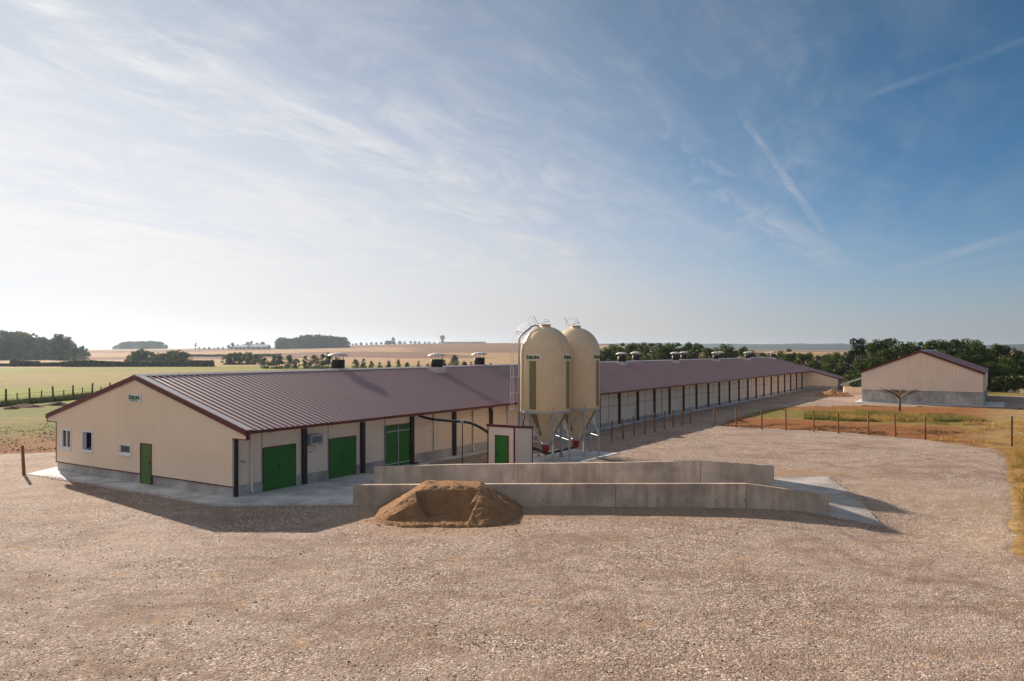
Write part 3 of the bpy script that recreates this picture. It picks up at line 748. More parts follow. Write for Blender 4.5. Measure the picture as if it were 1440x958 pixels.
# air conditioner
ac = thing('air_conditioner', 'grey boxed air conditioner on the wall beside a dark barn post', 'air conditioner', (*bw(4.72, .04), 2.0), TH)
MB().box(-.40, .42, -.36, .0, 0, .48).build('casing', M['galv'], ac)
MB().box(-.30, .34, -.372, -.361, .07, .41).build('grille', M['slate'], ac)
for k in range(6): MB().box(-.29, .33, -.380, -.373, .095 + k*.052, .115 + k*.052).build('slat', M['joint'], ac)
MB().box(-.30, .34, -.385, -.361, .415, .44).box(-.30, .34, -.385, -.361, .04, .065).build('grille_frame', M['white'], ac)
for x in (-.3, .3): MB().box(x - .02, x + .02, -.34, 0, -.05, -.002).build('bracket', M['galv'], ac)
MB().tube([(.12, -.10, .01), (.12, -.10, -.38), (-.45, -.06, -.40)], .018, 6).build('drain_pipe', M['joint'], ac)

# ------------------------------------------------------------------ control cabin
cab = thing('control_cabin', 'small cream cabin with maroon trim and a green door beside the silos', 'cabin', (*bw(12.84, 7.0), 0.02), TH)
CD, CW = 1.9, 1.75                                          # local x 0..CD (along barn), local y 0..CW (left)
zt = lambda x: 2.56 - x/CD*.20
dy0, dy1, dh = .36, 1.26, 2.02
MB().box(0, .06, .0, dy0, 0, 2.46).box(0, .06, dy1, CW, 0, 2.46).box(0, .06, dy0, dy1, dh, 2.46).build('front_panel', M['cabin'], cab)
sp = [(0.06, 0), (CD, 0), (CD, zt(CD) - .1), (.06, zt(.06) - .1)]
MB().prism(sp, 0, .06, 'y').build('side_panel', M['cabin'], cab); MB().prism(sp, CW - .06, CW, 'y').build('side_panel', M['cabin'], cab)
MB().box(CD - .06, CD - .002, .06, CW - .06, 0, zt(CD) - .11).build('back_panel', M['cabin'], cab)
for (x, y) in ((-.02, -.02), (-.02, CW - .05), (CD - .05, -.02), (CD - .05, CW - .05)):
    MB().box(x, x + .07, y, y + .07, 0, zt(max(0, x)) - .11).build('corner_trim', M['maroon'], cab)
rfp = [(-.06, 2.47), (CD + .05, zt(CD) - .10), (CD + .05, zt(CD) + .04), (-.06, 2.60)]
MB().prism(rfp, -.06, CW + .06, 'y').build('roof', M['maroon'], cab)
cd = thing('door', None, None); cd.parent = cab
MB().box(-.03, .02, dy0 + .05, dy1 - .05, .02, dh - .05).build('leaf', M['green'], cd)
MB().box(-.035, .05, dy0, dy0 + .05, 0, dh).box(-.035, .05, dy1 - .05, dy1, 0, dh).box(-.035, .05, dy0 + .05, dy1 - .05, dh - .05, dh).build('frame', M['maroon'], cd)
MB().box(-.05, -.031, dy1 - .17, dy1 - .12, .9, 1.12).tube([(-.05, dy1 - .145, 1.02), (-.09, dy1 - .145, 1.02), (-.09, dy1 - .27, 1.02)], .012, 6).build('handle', M['blackp'], cd)

# ------------------------------------------------------------------ silos
def silo(cx, cy, label, ladder):
    rt = thing('feed_silo', label, 'silo', (cx, cy, .05), 0, 'pair of feed silos')
    Rr = 1.53; zr = 3.0; zd = 6.55; zt_ = 8.12
    prof = [(Rr - .02, zr), (Rr, zr + .04), (Rr, zd)]
    for k in range(1, 13):
        t = k/13*math.pi/2*.93; prof.append((Rr*math.cos(t), zd + (zt_ - zd)*math.sin(t)))
    prof += [(.30, zt_ - .02), (.30, zt_ + .05), (.02, zt_ + .06)]
    MB().lathe(prof, 56).build('tank', M['silo'], rt, sm=True)
    MB().lathe([(.20, .92), (.24, .98), (Rr - .07, zr - .02), (Rr - .05, zr - .01)], 40, close=True).build('hopper', M['silo'], rt, sm=True)
    MB().lathe([(.24, .90), (.30, .92), (.30, 1.02), (.24, 1.04)], 20).build('hopper_collar', M['ridge'], rt, sm=True)
    MB().lathe([(.13, .42), (.19, .50), (.23, .88), (.22, .90)], 16).build('outlet_boot', M['red'], rt, sm=True)
    # ring beam
    MB().lathe([(Rr - .10, zr - .10), (Rr + .03, zr - .10), (Rr + .03, zr + .02), (Rr - .02, zr + .02)], 6 * 8).build('ring_beam', M['galv'], rt)
    legs = [R(-75 + 60*k) for k in range(6)]
    for a in legs:
        x, y = 1.48*math.cos(a), 1.48*math.sin(a); tx, ty = -math.sin(a), math.cos(a); ox, oy = math.cos(a), math.sin(a)
        def quad(o_, w0, w1): return [(x + ox*o_ + tx*q, y + oy*o_ + ty*q) for q in (w0, w1)]
        p1 = quad(-.05, -.055, .055); p2 = quad(.05, -.055, .055)
        lg = MB().prism([p1[0], p1[1], p2[1], p2[0]], 0, zr + .28, 'z').build('leg', M['galv'], rt)
        MB().prism([(x + dx, y + dy) for dx, dy in ((-.13, -.13), (.13, -.13), (.13, .13), (-.13, .13))], 0, .02, 'z').build('foot_plate', M['galv'], lg)
    for k in range(6):
        a, b = legs[k], legs[(k + 1) % 6]
        A3 = lambda an, z: (1.47*math.cos(an), 1.47*math.sin(an), z)
        mid = (a + R(30))
        if k in (0, 2, 4): MB().tube([A3(a, zr - .15), A3(b, 1.25)], .025, 6).build('brace', M['galv'], rt)
        else: MB().tube([A3(b, zr - .15), A3(a, 1.25)], .025, 6).build('brace', M['galv'], rt)
        MB().tube([A3(a, 1.22), A3(b, 1.22)], .022, 6).build('tie_bar', M['galv'], rt)
    # translucent strips with the maker's label above each
    for an in (R(-90 - 33), R(-90 + 60), R(-90 + 150), R(120 - 33)):
        n = 8; hw = .155; ra = Rr + .004
        mb = MB()
        for z0, z1 in ((3.14, 6.02),):
            v = [(ra*math.cos(an + hw*(2*q/n - 1)), ra*math.sin(an + hw*(2*q/n - 1)), z) for z in (z0, z1) for q in range(n + 1)]
            mb.add(v, [(q, q + 1, q + n + 2, q + n + 1) for q in range(n)])
        mb.build('sight_strip', M['strip'], rt, sm=True)
        mb = MB()
        v = []
        for t in (.28, .97):
            rc = .24 + (Rr - .07 - .24)*t + .008; zc_ = .98 + (zr - .02 - .98)*t
            v += [(rc*math.cos(an + hw*(2*q/n - 1)), rc*math.sin(an + hw*(2*q/n - 1)), zc_ - .004) for q in range(n + 1)]
        mb.add(v, [(q, q + 1, q + n + 2, q + n + 1) for q in range(n)]); mb.build('hopper_sight_strip', M['strip'], rt, sm=True)
        lw = .36
        v = [((Rr + .005)*math.cos(an + lw*(2*q/12 - 1)), (Rr + .005)*math.sin(an + lw*(2*q/12 - 1)), z) for z in (6.06, 6.46) for q in range(13)]
        lb = MB().add(v, [(q, q + 1, q + 14, q + 13) for q in range(12)]).build('maker_label', M['plate'] if False else M['cabin'], rt, sm=True)
        w = wordmark(.96)
        MB().add([((Rr + .014 + p[2])*math.cos(an + p[0]/Rr), (Rr + .014 + p[2])*math.sin(an + p[0]/Rr), 6.15 + p[1]) for p in w.v], w.f).build('lettering', M['letter'], lb)
    # lid with its pull rod
    MB().lathe([(.33, zt_ + .06), (.36, zt_ + .08), (.30, zt_ + .12), (.02, zt_ + .15)], 24).build('lid', M['silo'], rt, sm=True)
    MB().tube([(-.75, -.3, zt_ + .62), (-.45, -.2, zt_ + .12), (.25, 0, zt_ + .32)], .018, 6).build('lid_rod', M['galv'], rt)
    MB().tube([(-.10, 0, zt_ + .24), (-.05, 0, zt_ + .42), (.15, 0, zt_ + .42), (.20, 0, zt_ + .24)], .012, 6).build('lid_handle', M['galv'], rt)
    # filling pipe
    if ladder:
        fx, fy = -1.62, -.25
        pts = [(fx, fy, 1.9), (fx, fy, 7.25), (fx + .06, fy, 7.5), (fx + .25, fy, 7.68), (-.85, -.15, 8.10), (-.62, -.1, 8.18), (-.45, -.05, 8.12), (-.36, -.03, 7.98)]
        MB().tube(pts, .058, 12).build('filling_pipe', M['galv'], rt, sm=True)
        # vent pipe running down the other flank
        MB().tube([(-1.40, -.66, zd + .9), (-1.42, -.66, zd), (-1.43, -.66, 3.1)], .035, 8).build('vent_pipe', M['silo'], rt, sm=True)
        lx0, ly0 = -1.86, .12
        rails = []
        dirx = Vector((-.8, .6, 0)); side = Vector((.6, .8, 0))
        base = Vector((-1.55, .55, 0))
        lad = place('ladder', None, rt)
        top = 7.0
        dome = [base + Vector((0, 0, 1.3)), base + Vector((0, 0, top)), base + Vector((.28, -.12, 7.55)), base + Vector((.85, -.35, 8.05))]
        for s_ in (-.2, .2): MB().tube([p + side*s_ for p in dome], .018, 6).build('rail', M['galv'], lad)
        for k in range(22):
            p = base + Vector((0, 0, 1.5 + k*.26)); MB().tube([p - side*.2, p + side*.2], .011, 5).build('rung', M['galv'], lad)
        def hoop(c, u1, u2):
            return [c + u1*(.36*math.sin(t)) + u2*(.36 - .36*math.cos(t) + (.0)) for t in [R(-150 + 30*k) + 0 for k in range(0)]] or [c - u1*.2] + [c + u1*(-.36*math.cos(t)) + u2*(.70*math.sin(t)) for t in [math.pi*k/8 for k in range(9)]] + [c + u1*.2]
        hoops = []
        for z in (3.0, 4.0, 5.0, 6.0, 7.0): hoops.append(hoop(base + Vector((0, 0, z)), side, dirx))
        nd = (dirx + Vector((0, 0, 1.1))).normalized()
        hoops.append(hoop(dome[2], side, (dirx + Vector((0, 0, .5))).normalized()))
        hoops.append(hoop(dome[3], side, (dirx*.5 + Vector((0, 0, 1))).normalized()))
        for h in hoops: MB().tube(h, .012, 5).build('cage_hoop', M['galv'], lad)
        for q in (2, 4, 5, 6, 8): MB().tube([h[q] for h in hoops], .009, 5).build('cage_bar', M['galv'], lad)
    else:
        MB().tube([(-.62, .2, zt_ - .02), (-.62, .2, zt_ + .45), (-.3, .1, zt_ + .60), (.1, 0, zt_ + .52), (.2, 0, zt_ + .2)], .012, 6).build('guard_rail', M['galv'], rt)
    return rt
silo(2.05, 47.4, 'cream feed silo with ladder cage and filling pipe beside the small cabin', True)
silo(4.1, 49.85, 'cream feed silo without a ladder, partly behind the laddered silo', False)

# feed pipe: barn -> cabin -> silos
fp = thing('feed_pipe', 'black feed pipe from the barn eave to the cabin with support pole', 'pipe', (*bw(13.3, 3.2), 0), TH)
def bez(pts, n=10):
    """Catmull-Rom through pts"""
    P = [Vector(p) for p in pts]; P = [P[0]*2 - P[1]] + P + [P[-1]*2 - P[-2]]; out = []
    for i in range(1, len(P) - 2):
        for k in range(n):
            t = k/n; a, b, c, d = P[i-1:i+3]
            out.append(.5*((2*b) + (c - a)*t + (2*a - 5*b + 4*c - d)*t*t + (3*b - a - 3*c + d)*t**3))
    return out + [P[-2]]
MB().tube(bez([(-.15, 3.1, 2.82), (.0, 2.45, 2.66), (.1, 1.6, 2.60), (.1, .2, 2.58), (.2, -.5, 2.50), (.3, -1.35, 2.15), (.35, -2.02, 1.62)]), .075, 10).build('pipe_run', M['blackp'], fp, sm=True)
MB().tube([(.1, 0.1, 0), (.1, .1, 2.56)], .028, 8).build('support_pole', M['vdrum'], fp)
MB().box(.02, .18, 0, .2, 2.50, 2.68).build('clamp', M['galv'], fp)
MB().box(.0, .2, .0, .2, 0, .04).build('pole_foot', M['vdrum'], fp)
MB().tube([(.0, 2.3, 2.62), (-.35, 2.9, 2.1)], .012, 5).tube([(.0, 1.9, 2.62), (-.35, 2.9, 2.1)], .012, 5).build('bracket', M['galv'], fp)
au = thing('auger_pipe', 'black auger pipe linking both silo outlets to the cabin', 'pipe', (2.05, 47.4, 0))
MB().tube([(-.95, -3.42, 1.18), (-.50, -1.75, .86), (0, 0, .40)], .085, 10).build('auger_tube', M['blackp'], au, sm=True)
MB().tube([(0, 0, .38), (2.05, 2.45, .50)], .075, 10).build('cross_auger', M['blackp'], au, sm=True)
MB().tube([(.0, .0, .05), (.0, .0, .33)], .03, 6).build('auger_prop', M['galv'], au)

# ------------------------------------------------------------------ ramp walls
def rampwall(pts, cuts, thick, name, label):
    """pts: (x, y, ztop) along the wall; cuts: x positions of joints"""
    rt = thing(name, label, 'wall', (pts[0][0], pts[0][1], 0))
    xs = sorted({p[0] for p in pts} | set(cuts)); X_ = [p[0] for p in pts]
    fy = lambda x: float(np.interp(x, X_, [p[1] for p in pts])); fz = lambda x: float(np.interp(x, X_, [p[2] for p in pts]))
    ends = [X_[0]] + sorted(cuts) + [X_[-1]]
    for a, b in zip(ends[:-1], ends[1:]):
        inner = [a + .012] + [x for x in X_ if a + .02 < x < b - .02] + [b - .012]
        mb = MB(); v = []
        for x in inner:
            y, z = fy(x), fz(x); v += [(x, y, -.6), (x, y + thick, -.6), (x, y + thick, z), (x, y, z)]
        v = [(p[0] - pts[0][0], p[1] - pts[0][1], p[2]) for p in v]; n = len(inner)
        f = [(0, 1, 2, 3), (4*n-1, 4*n-2, 4*n-3, 4*n-4)] + [(4*i+k, 4*i+4+k, 4*i+4+(k+1) % 4, 4*i+(k+1) % 4) for i in range(n-1) for k in range(4)]
        mb.add(v, f).build('wall_section', M['conc'], rt)
    hole = MB().add([(.028*math.cos(k), -.004, .028*math.sin(k)) for k in [2*math.pi*q/8 for q in range(8)]], [tuple(range(8))]).mesh('tie_hole', M['blackp'])
    x = X_[0] + .9
    while x < X_[-1] - .3:
        for zz in (.30,):
            place('tie_hole', hole, rt, (x - pts[0][0], fy(x) - pts[0][1], zz))
        x += 1.22
    return rt
xa = lambda u, y: (u - CXP)/FPX*y
rampwall([(xa(496, 33.45), 33.45, .90), (xa(700, 33.3), 33.3, .97), (xa(1050, 33.05), 33.05, 1.03), (xa(1166, 32.9), 32.9, .58)], [xa(866, 33.15), xa(1050, 33.05)], .22,
         'ramp_wall', 'low concrete ramp wall with the sand pile leaning against it')
rampwall([(xa(526, 37.5), 37.5, 1.07), (xa(640, 37.42), 37.42, 1.20), (xa(843, 37.3), 37.3, 1.30), (xa(985, 37.2), 37.2, 1.40), (xa(1089, 37.1), 37.1, 1.18)], [xa(722, 37.4), xa(843, 37.3), xa(985, 37.2)], .22,
         'ramp_wall', 'low concrete ramp wall on the side towards the cabin and silos')

# ------------------------------------------------------------------ sand pile
def heightfield(name, x0, x1, y0, y1, st, fn, mat, label, cat, base=-.12):
    xs = np.arange(x0, x1 + st/2, st); ys = np.arange(y0, y1 + st/2, st); X, Y = np.meshgrid(xs, ys)
    Z = fn(X, Y); cx, cy = (x0+x1)/2, (y0+y1)/2
    V = np.stack([X - cx, Y - cy, np.maximum(Z, base)], -1).reshape(-1, 3); F = grid_faces(len(xs), len(ys))[:, ::-1]
    keep = (Z.ravel()[F] > base).any(1); F = F[keep]; us = np.unique(F); rm = np.zeros(len(V), int); rm[us] = np.arange(len(us))
    o = place(name, np_mesh(name, V[us], rm[F], mat, True), None, (cx, cy, 0)); return tag(o, label, cat)
def sandz(X, Y):
    # heap against the wall: a clean cone at the right end, two bucket cuts dug into the front and left
    n = fbm(X*1.3, Y*1.3, 4) - .5; nfz = fbm(X*5, Y*5, 3) - .5
    xr, xl = -1.35, -3.65
    dx = np.where(X > xr, (X - xr)*.60, np.where(X < xl, (xl - X)*.55, 0.)); dy = np.maximum(32.0 - Y, 0)*.40
    h = 1.13 - np.hypot(dx, dy) + .10*n + .04*nfz
    def cut(xa_, xb_, yb, floor, kx=1.3, ky=1.9):
        return floor + np.maximum(np.maximum((xa_ - X)*kx, (X - xb_)*kx), (Y - yb)*ky) + .05*n
    c1 = cut(-12.0, -3.2, 30.6 + .25*(X + 3.2), .13 + .03*np.maximum(X + 5.5, 0), 1.4, 1.3); c2 = cut(-2.75 + .35*(Y-30), -1.7, 30.55, .12, 1.8, 1.7); c3 = cut(-3.7, -1.62, 31.5, .62, 1.4, 2.4)
    for c in (c1, c2, c3): h = np.minimum(h, np.maximum(c, .10))
    lump = np.exp(-((X+4.3)**2 + (Y-31.4)**2)/.10) + np.exp(-((X+1.75)**2 + (Y-31.3)**2)/.05)
    h = h + .10*lump + .05*nfz
    return h - .12*(1 - smooth(-.08, .08, h))
heightfield('sand_pile', -6.8, 1.6, 28.6, 33.30, .06, sandz, M['sand'], 'brown sand pile with bucket cuts against the concrete ramp wall', 'sand pile')
def mound(cx, cy, rx, ry, h, seed, mat, label, name='earth_mound', cat='mound'):
    def fn(X, Y):
        q = np.hypot((X - cx)/rx, (Y - cy)/ry); z = h*(1 - q**1.3) + h*.75*(fbm(X*1.1 + seed, Y*1.1, 4) - .5)*(1 - np.clip(q-.9, 0, 1)*2)
        return z + terrain(X, Y)
    return heightfield(name, cx - rx*1.15, cx + rx*1.15, cy - ry*1.15, cy + ry*1.15, max(rx, ry)/28, fn, mat, label, cat)
x, y = G(1171, 557); mound(x, y, 2.9, 2.2, .95, 3, M['sand'], 'brown earth mound in front of the barn wing')
mound(86, 124, 6.5, 5.0, 2.2, 9, M['palesand'], 'pale sand heap at the wood edge beyond the cream shed', 'sand_heap', 'sand heap')
for k, (u, v, r_, lab) in enumerate(((34, 576, 2.3, 'large dark soil clump on the grass behind the barn'), (16, 578.5, 1.1, 'small dark soil clump on the grass behind the barn'), (80, 573, 1.9, 'dark soil clump on the grass near the wire fence'))):
    x, y = G(u, v); mound(x, y, r_, r_*.6, .42, k*5, M['earth'], lab, 'soil_clump', 'soil')

# ------------------------------------------------------------------ right-hand shed
SS, SD0, SWd, SLn = 86.8, 13.83, 13.55, 25.0
shed = thing('storage_shed', 'cream ribbed shed on a high grey block base with maroon roof', 'shed', (*bw(SS, SD0 + SWd), .05), TH)
# local: x along, y left from the right-hand wall
sE, sA = 3.92, 6.58; sSl = (sA - sE)/(SWd/2)
srz = lambda y: sA - abs(y - SWd/2)*sSl
M['shed_cladding'] = painted('shed_cladding', (.84, .70, .59), .5, .04, .5, .3, dirt=(.76, .62, .52))
def ribbed(y0, y1, z0, ztop, x, sgn=-1, pitch=.34):
    prof = []; y = y0
    while y < y1 - 1e-6:
        for q, dd in ((0, 0), (.20, 0), (.235, .035), (.305, .035)):
            if y + q < y1: prof.append((y + q, dd))
        y += pitch
    prof.append((y1, 0)); mb = MB(); n = len(prof)
    v = [(x + sgn*dd, q, z0) for q, dd in prof] + [(x + sgn*dd, q, ztop(q)) for q, dd in prof]
    return mb.add(v, [(i, i+1, n+i+1, n+i) for i in range(n-1)])
ribbed(0, SWd/2, 1.58, srz, 0).build('cladding', M['shed_cladding'], shed)
ribbed(SWd/2, SWd, 1.58, srz, 0).build('cladding', M['shed_cladding'], shed)
m = ribbed(0.05, SLn, 1.58, lambda q: sE - .03, 0)
MB().add([(v[1], -(-v[0]) if False else v[0], v[2]) for v in m.v], m.f).build('cladding', M['shed_cladding'], shed)
MB().box(.03, SLn, SWd - .05, SWd, 1.58, sE - .02).build('cladding', M['shed_cladding'], shed)
strip = MB().prism([(0, 1.58), (SWd, 1.58), (SWd, sE - .03), (SWd/2, sA - .03), (0, sE - .03)], SLn - .05, SLn, 'x'); strip.build('cladding', M['shed_cladding'], shed)
# block base in courses
bm_ = MB().box(0, .195, 0, .395, 0, .185).mesh('block', M['plinth'])
bw_blocks = 300; cnt = 0
MB().box(.03, .17, .03, SWd - .02, -.1, 1.57).box(.03, SLn, .03, .17, -.1, 1.57).box(.03, SLn, SWd - .17, SWd - .03, -.1, 1.57).box(SLn - .17, SLn - .03, .2, SWd - .2, -.1, 1.57).build('base_wall', M['plinth'], shed)
mb = MB()
for r_ in range(8):
    o_ = .2*(r_ % 2); y = -o_
    while y < SWd:
        a, b = max(0, y), min(SWd, y + .39)
        if b - a > .05: mb.box(.018 + .006*random.random(), .04, a, b, r_*.196 + .004, r_*.196 + .188)
        y += .4
tag(mb.build('block_face', M['plinth'], shed), kind='stuff')
mb = MB()
for r_ in range(8):
    o_ = .2*(r_ % 2); x = -o_
    while x < SLn:
        a, b = max(.05, x), min(SLn, x + .39)
        if b - a > .05: mb.box(a, b, .018 + .006*random.random(), .04, r_*.196 + .004, r_*.196 + .188)
        x += .4
tag(mb.build('block_face', M['plinth'], shed), kind='stuff')
for sg_ in (-1, 1):
    run = SWd/2 + .18; y1 = SWd/2 + sg_*run; z1 = sA - run*sSl
    poly = [(SWd/2, sA), (y1, z1), (y1, z1 + .07), (SWd/2, sA + .07)]
    rf = MB().prism(poly, -.10, SLn + .1, 'x').build('roof_slope', M['roof'], shed)
    vt = [(SWd/2, sA - .16), (y1, z1 - .16), (y1, z1 + .10), (SWd/2, sA + .10)]
    MB().prism(vt, -.17, -.102, 'x').build('verge_trim', M['maroon'], shed)
    sa = math.atan(sSl); ex = Vector((0, sg_*math.cos(sa), -math.sin(sa))); ez = Vector((0, sg_*math.sin(sa), math.cos(sa))); ey = ez.cross(ex)
    rot = Matrix((ex, ey, ez)).transposed()
    srm = MB().prism([(-.05, 0), (.05, 0), (.02, .04), (-.02, .04)], .2, run/math.cos(sa), 'x').mesh('roof_rib', M['roof'])
    for k in range(int(SLn/.72)): place('roof_rib', srm, rf, (.4 + k*.72, SWd/2, sA + .071), rot.to_euler())
MB().prism([(SWd/2 - .3, sA - .3*sSl + .12), (SWd/2, sA + .14), (SWd/2 + .3, sA - .3*sSl + .12), (SWd/2, sA + .08)], -.16, SLn + .1, 'x').build('ridge_cap', M['ridge'], shed)
MB().box(-.05, .03, -.06, .0, 1.56, sE - .15).build('corner_trim', M['maroon'], shed)
MB().box(-.05, .03, SWd, SWd + .05, 1.56, sE - .15).build('corner_trim', M['beige'], shed)
MB().box(-.05, SLn, -.05, .016, 1.555, 1.60).build('drip_trim', M['ridge'], shed)
MB().box(-.055, -.005, .02, SWd, 1.555, 1.60).build('drip_trim', M['ridge'], shed)

# low white walls and conveyor between the wing and the shed
wl = thing('low_wall', 'short cream block wall at the foot of the conveyor beside the barn wing', 'wall', (51.7, 119.6, 0), 0)
MB().box(-.55, .55, 0, .3, -.2, 1.10).build('wall_face', M['beige'], wl); MB().box(-.6, .6, -.04, .34, 1.10, 1.17).build('coping', M['plinth'], wl)
wl2 = thing('low_wall', 'long low cream wall between the conveyor and the cream shed', 'wall', (54.6, 121.9, 0), 0)
MB().box(-1.7, 1.7, 0, .3, -.2, .90).build('wall_face', M['beige'], wl2); MB().box(-1.75, 1.75, -.04, .34, .90, .97).build('coping', M['plinth'], wl2)
x0, y0, x1, y1 = 51.0, 120.6, 55.8, 119.3
cv = thing('conveyor', 'grey inclined conveyor rising from the barn wing towards the shed', 'conveyor', (x0, y0, 0))
dv = Vector((x1 - x0, y1 - y0, 0)); L_ = dv.length; dv.normalize(); sv = Vector((-dv.y, dv.x, 0))
for s_ in (-.28, .28):
    a = sv*s_ + Vector((0, 0, 1.25)); b = dv*L_ + sv*s_ + Vector((0, 0, 3.05))
    mb = MB(); t = Vector((0, 0, .20)); w_ = sv*.03
    mb.add([a - w_, a + w_, b + w_, b - w_, a - w_ + t, a + w_ + t, b + w_ + t, b - w_ + t], [(0, 3, 2, 1), (4, 5, 6, 7), (0, 1, 5, 4), (1, 2, 6, 5), (2, 3, 7, 6), (3, 0, 4, 7)])
    mb.build('side_rail', M['galv'], cv)
a, b = Vector((0, 0, 1.38)), dv*L_ + Vector((0, 0, 3.18))
MB().add([a - sv*.24, a + sv*.24, b + sv*.24, b - sv*.24], [(0, 1, 2, 3)]).build('belt', M['blackp'], cv)
for t, hh in ((.12, 1.45), (.62, 2.35)):
    for s_ in (-.28, .28): MB().tube([dv*(L_*t) + sv*s_, dv*(L_*t) + sv*s_ + Vector((0, 0, hh))], .035, 6).build('leg', M['galv'], cv)

# ------------------------------------------------------------------ fence posts
def post_mesh(h, r, seed, mat):
    rd = random.Random(seed); n = 9; ring = []
    lean = (rd.uniform(-.05, .05), rd.uniform(-.05, .05)); mb = MB(); pts = []; rs = []
    for k in range(6):
        t = k/5; pts.append((lean[0]*t*h + rd.uniform(-.006, .006), lean[1]*t*h + rd.uniform(-.006, .006), -.3 + t*(h + .3))); rs.append(r*(1.06 - .12*t)*rd.uniform(.95, 1.05))
    pts.append((pts[-1][0], pts[-1][1], h + .025)); rs.append(r*.7)
    return mb.tube(pts, rs, n).mesh('fence_post', mat, False)
pm_ = [post_mesh(1.55, .068, k, M['wood']) for k in range(6)]
for k in range(9):
    s, d_ = 29.45 + k*1.99, 5.0 + k*.05; x, y = bw(s, d_)
    tag(place('fence_post', pm_[k % 6], None, (x, y, tz(x, y)), (0, 0, k*1.3)), 'brown wooden fence post in the row parallel to the barn wall', 'fence post', 'fence posts along the barn')
P2 = [(18.0, 69.2), (19.5, 67.4), (21.2, 65.8), (22.9, 64.9), (24.8, 63.8), (26.3, 62.6), (28.2, 61.6), (29.7, 60.1), (31.1, 58.4)]
for k, (x, y) in enumerate(P2):
    tag(place('fence_post', pm_[(k*5 + 2) % 6], None, (x, y, tz(x, y)), (0, 0, k*.9), (1, 1, 1.10 + .04*math.sin(k*2.1))), 'brown wooden fence post at the edge of the brown earth plot', 'fence post', 'fence posts along the earth plot')
x, y = G(34.5, 668.4)
tag(place('fence_post', post_mesh(1.58, .085, 31, M['wood']), None, (x, y, tz(x, y))), 'lone thick wooden post beside the gable end of the concrete apron', 'fence post')
x, y = G(1423, 628)
bp = thing('black_pole', 'thin black pole standing in dry grass beyond the earth plot posts', 'pole', (x, y, tz(x, y)))
MB().tube([(0, 0, -.3), (0, 0, 1.0), (.01, 0, 2.05)], [.055, .052, .05], 10).build('shaft', M['blackp'], bp)
MB().lathe([(.06, 2.05), (.062, 2.09), (.02, 2.11)], 10).build('cap', M['vdrum'], bp)
# wire lines of the yard fence
# field fence on the left
ff = thing('field_fence', 'grey wooden post and wire fence across the green field', 'fence', (-60.0, 100.0, tz(-60, 100)))
gp = [post_mesh(h, r_, 60 + q, M['greywood']) for q, (h, r_) in enumerate(((1.85, .11), (1.45, .075), (1.95, .12), (1.35, .07)))]
F0, F1 = (-60.3, 78.0), (-60.6, 124.0); npst = 20; heads = []
for k in range(npst):
    t = k/(npst - 1); x, y = F0[0] + (F1[0] - F0[0])*t + random.uniform(-.1, .1), F0[1] + (F1[1] - F0[1])*t
    place('post', gp[k % 4], ff, (x + 60, y - 100, tz(x, y) - tz(-60, 100)), (0, 0, k)); heads.append((x + 60, y - 100, tz(x, y) - tz(-60, 100)))
for z in (.45, .85, 1.2):
    MB().tube([(p[0] + .1, p[1], p[2] + z + .04*math.sin(i*1.7)) for i, p in enumerate(heads)], .016, 4).build('wire', M['greywood'], ff)

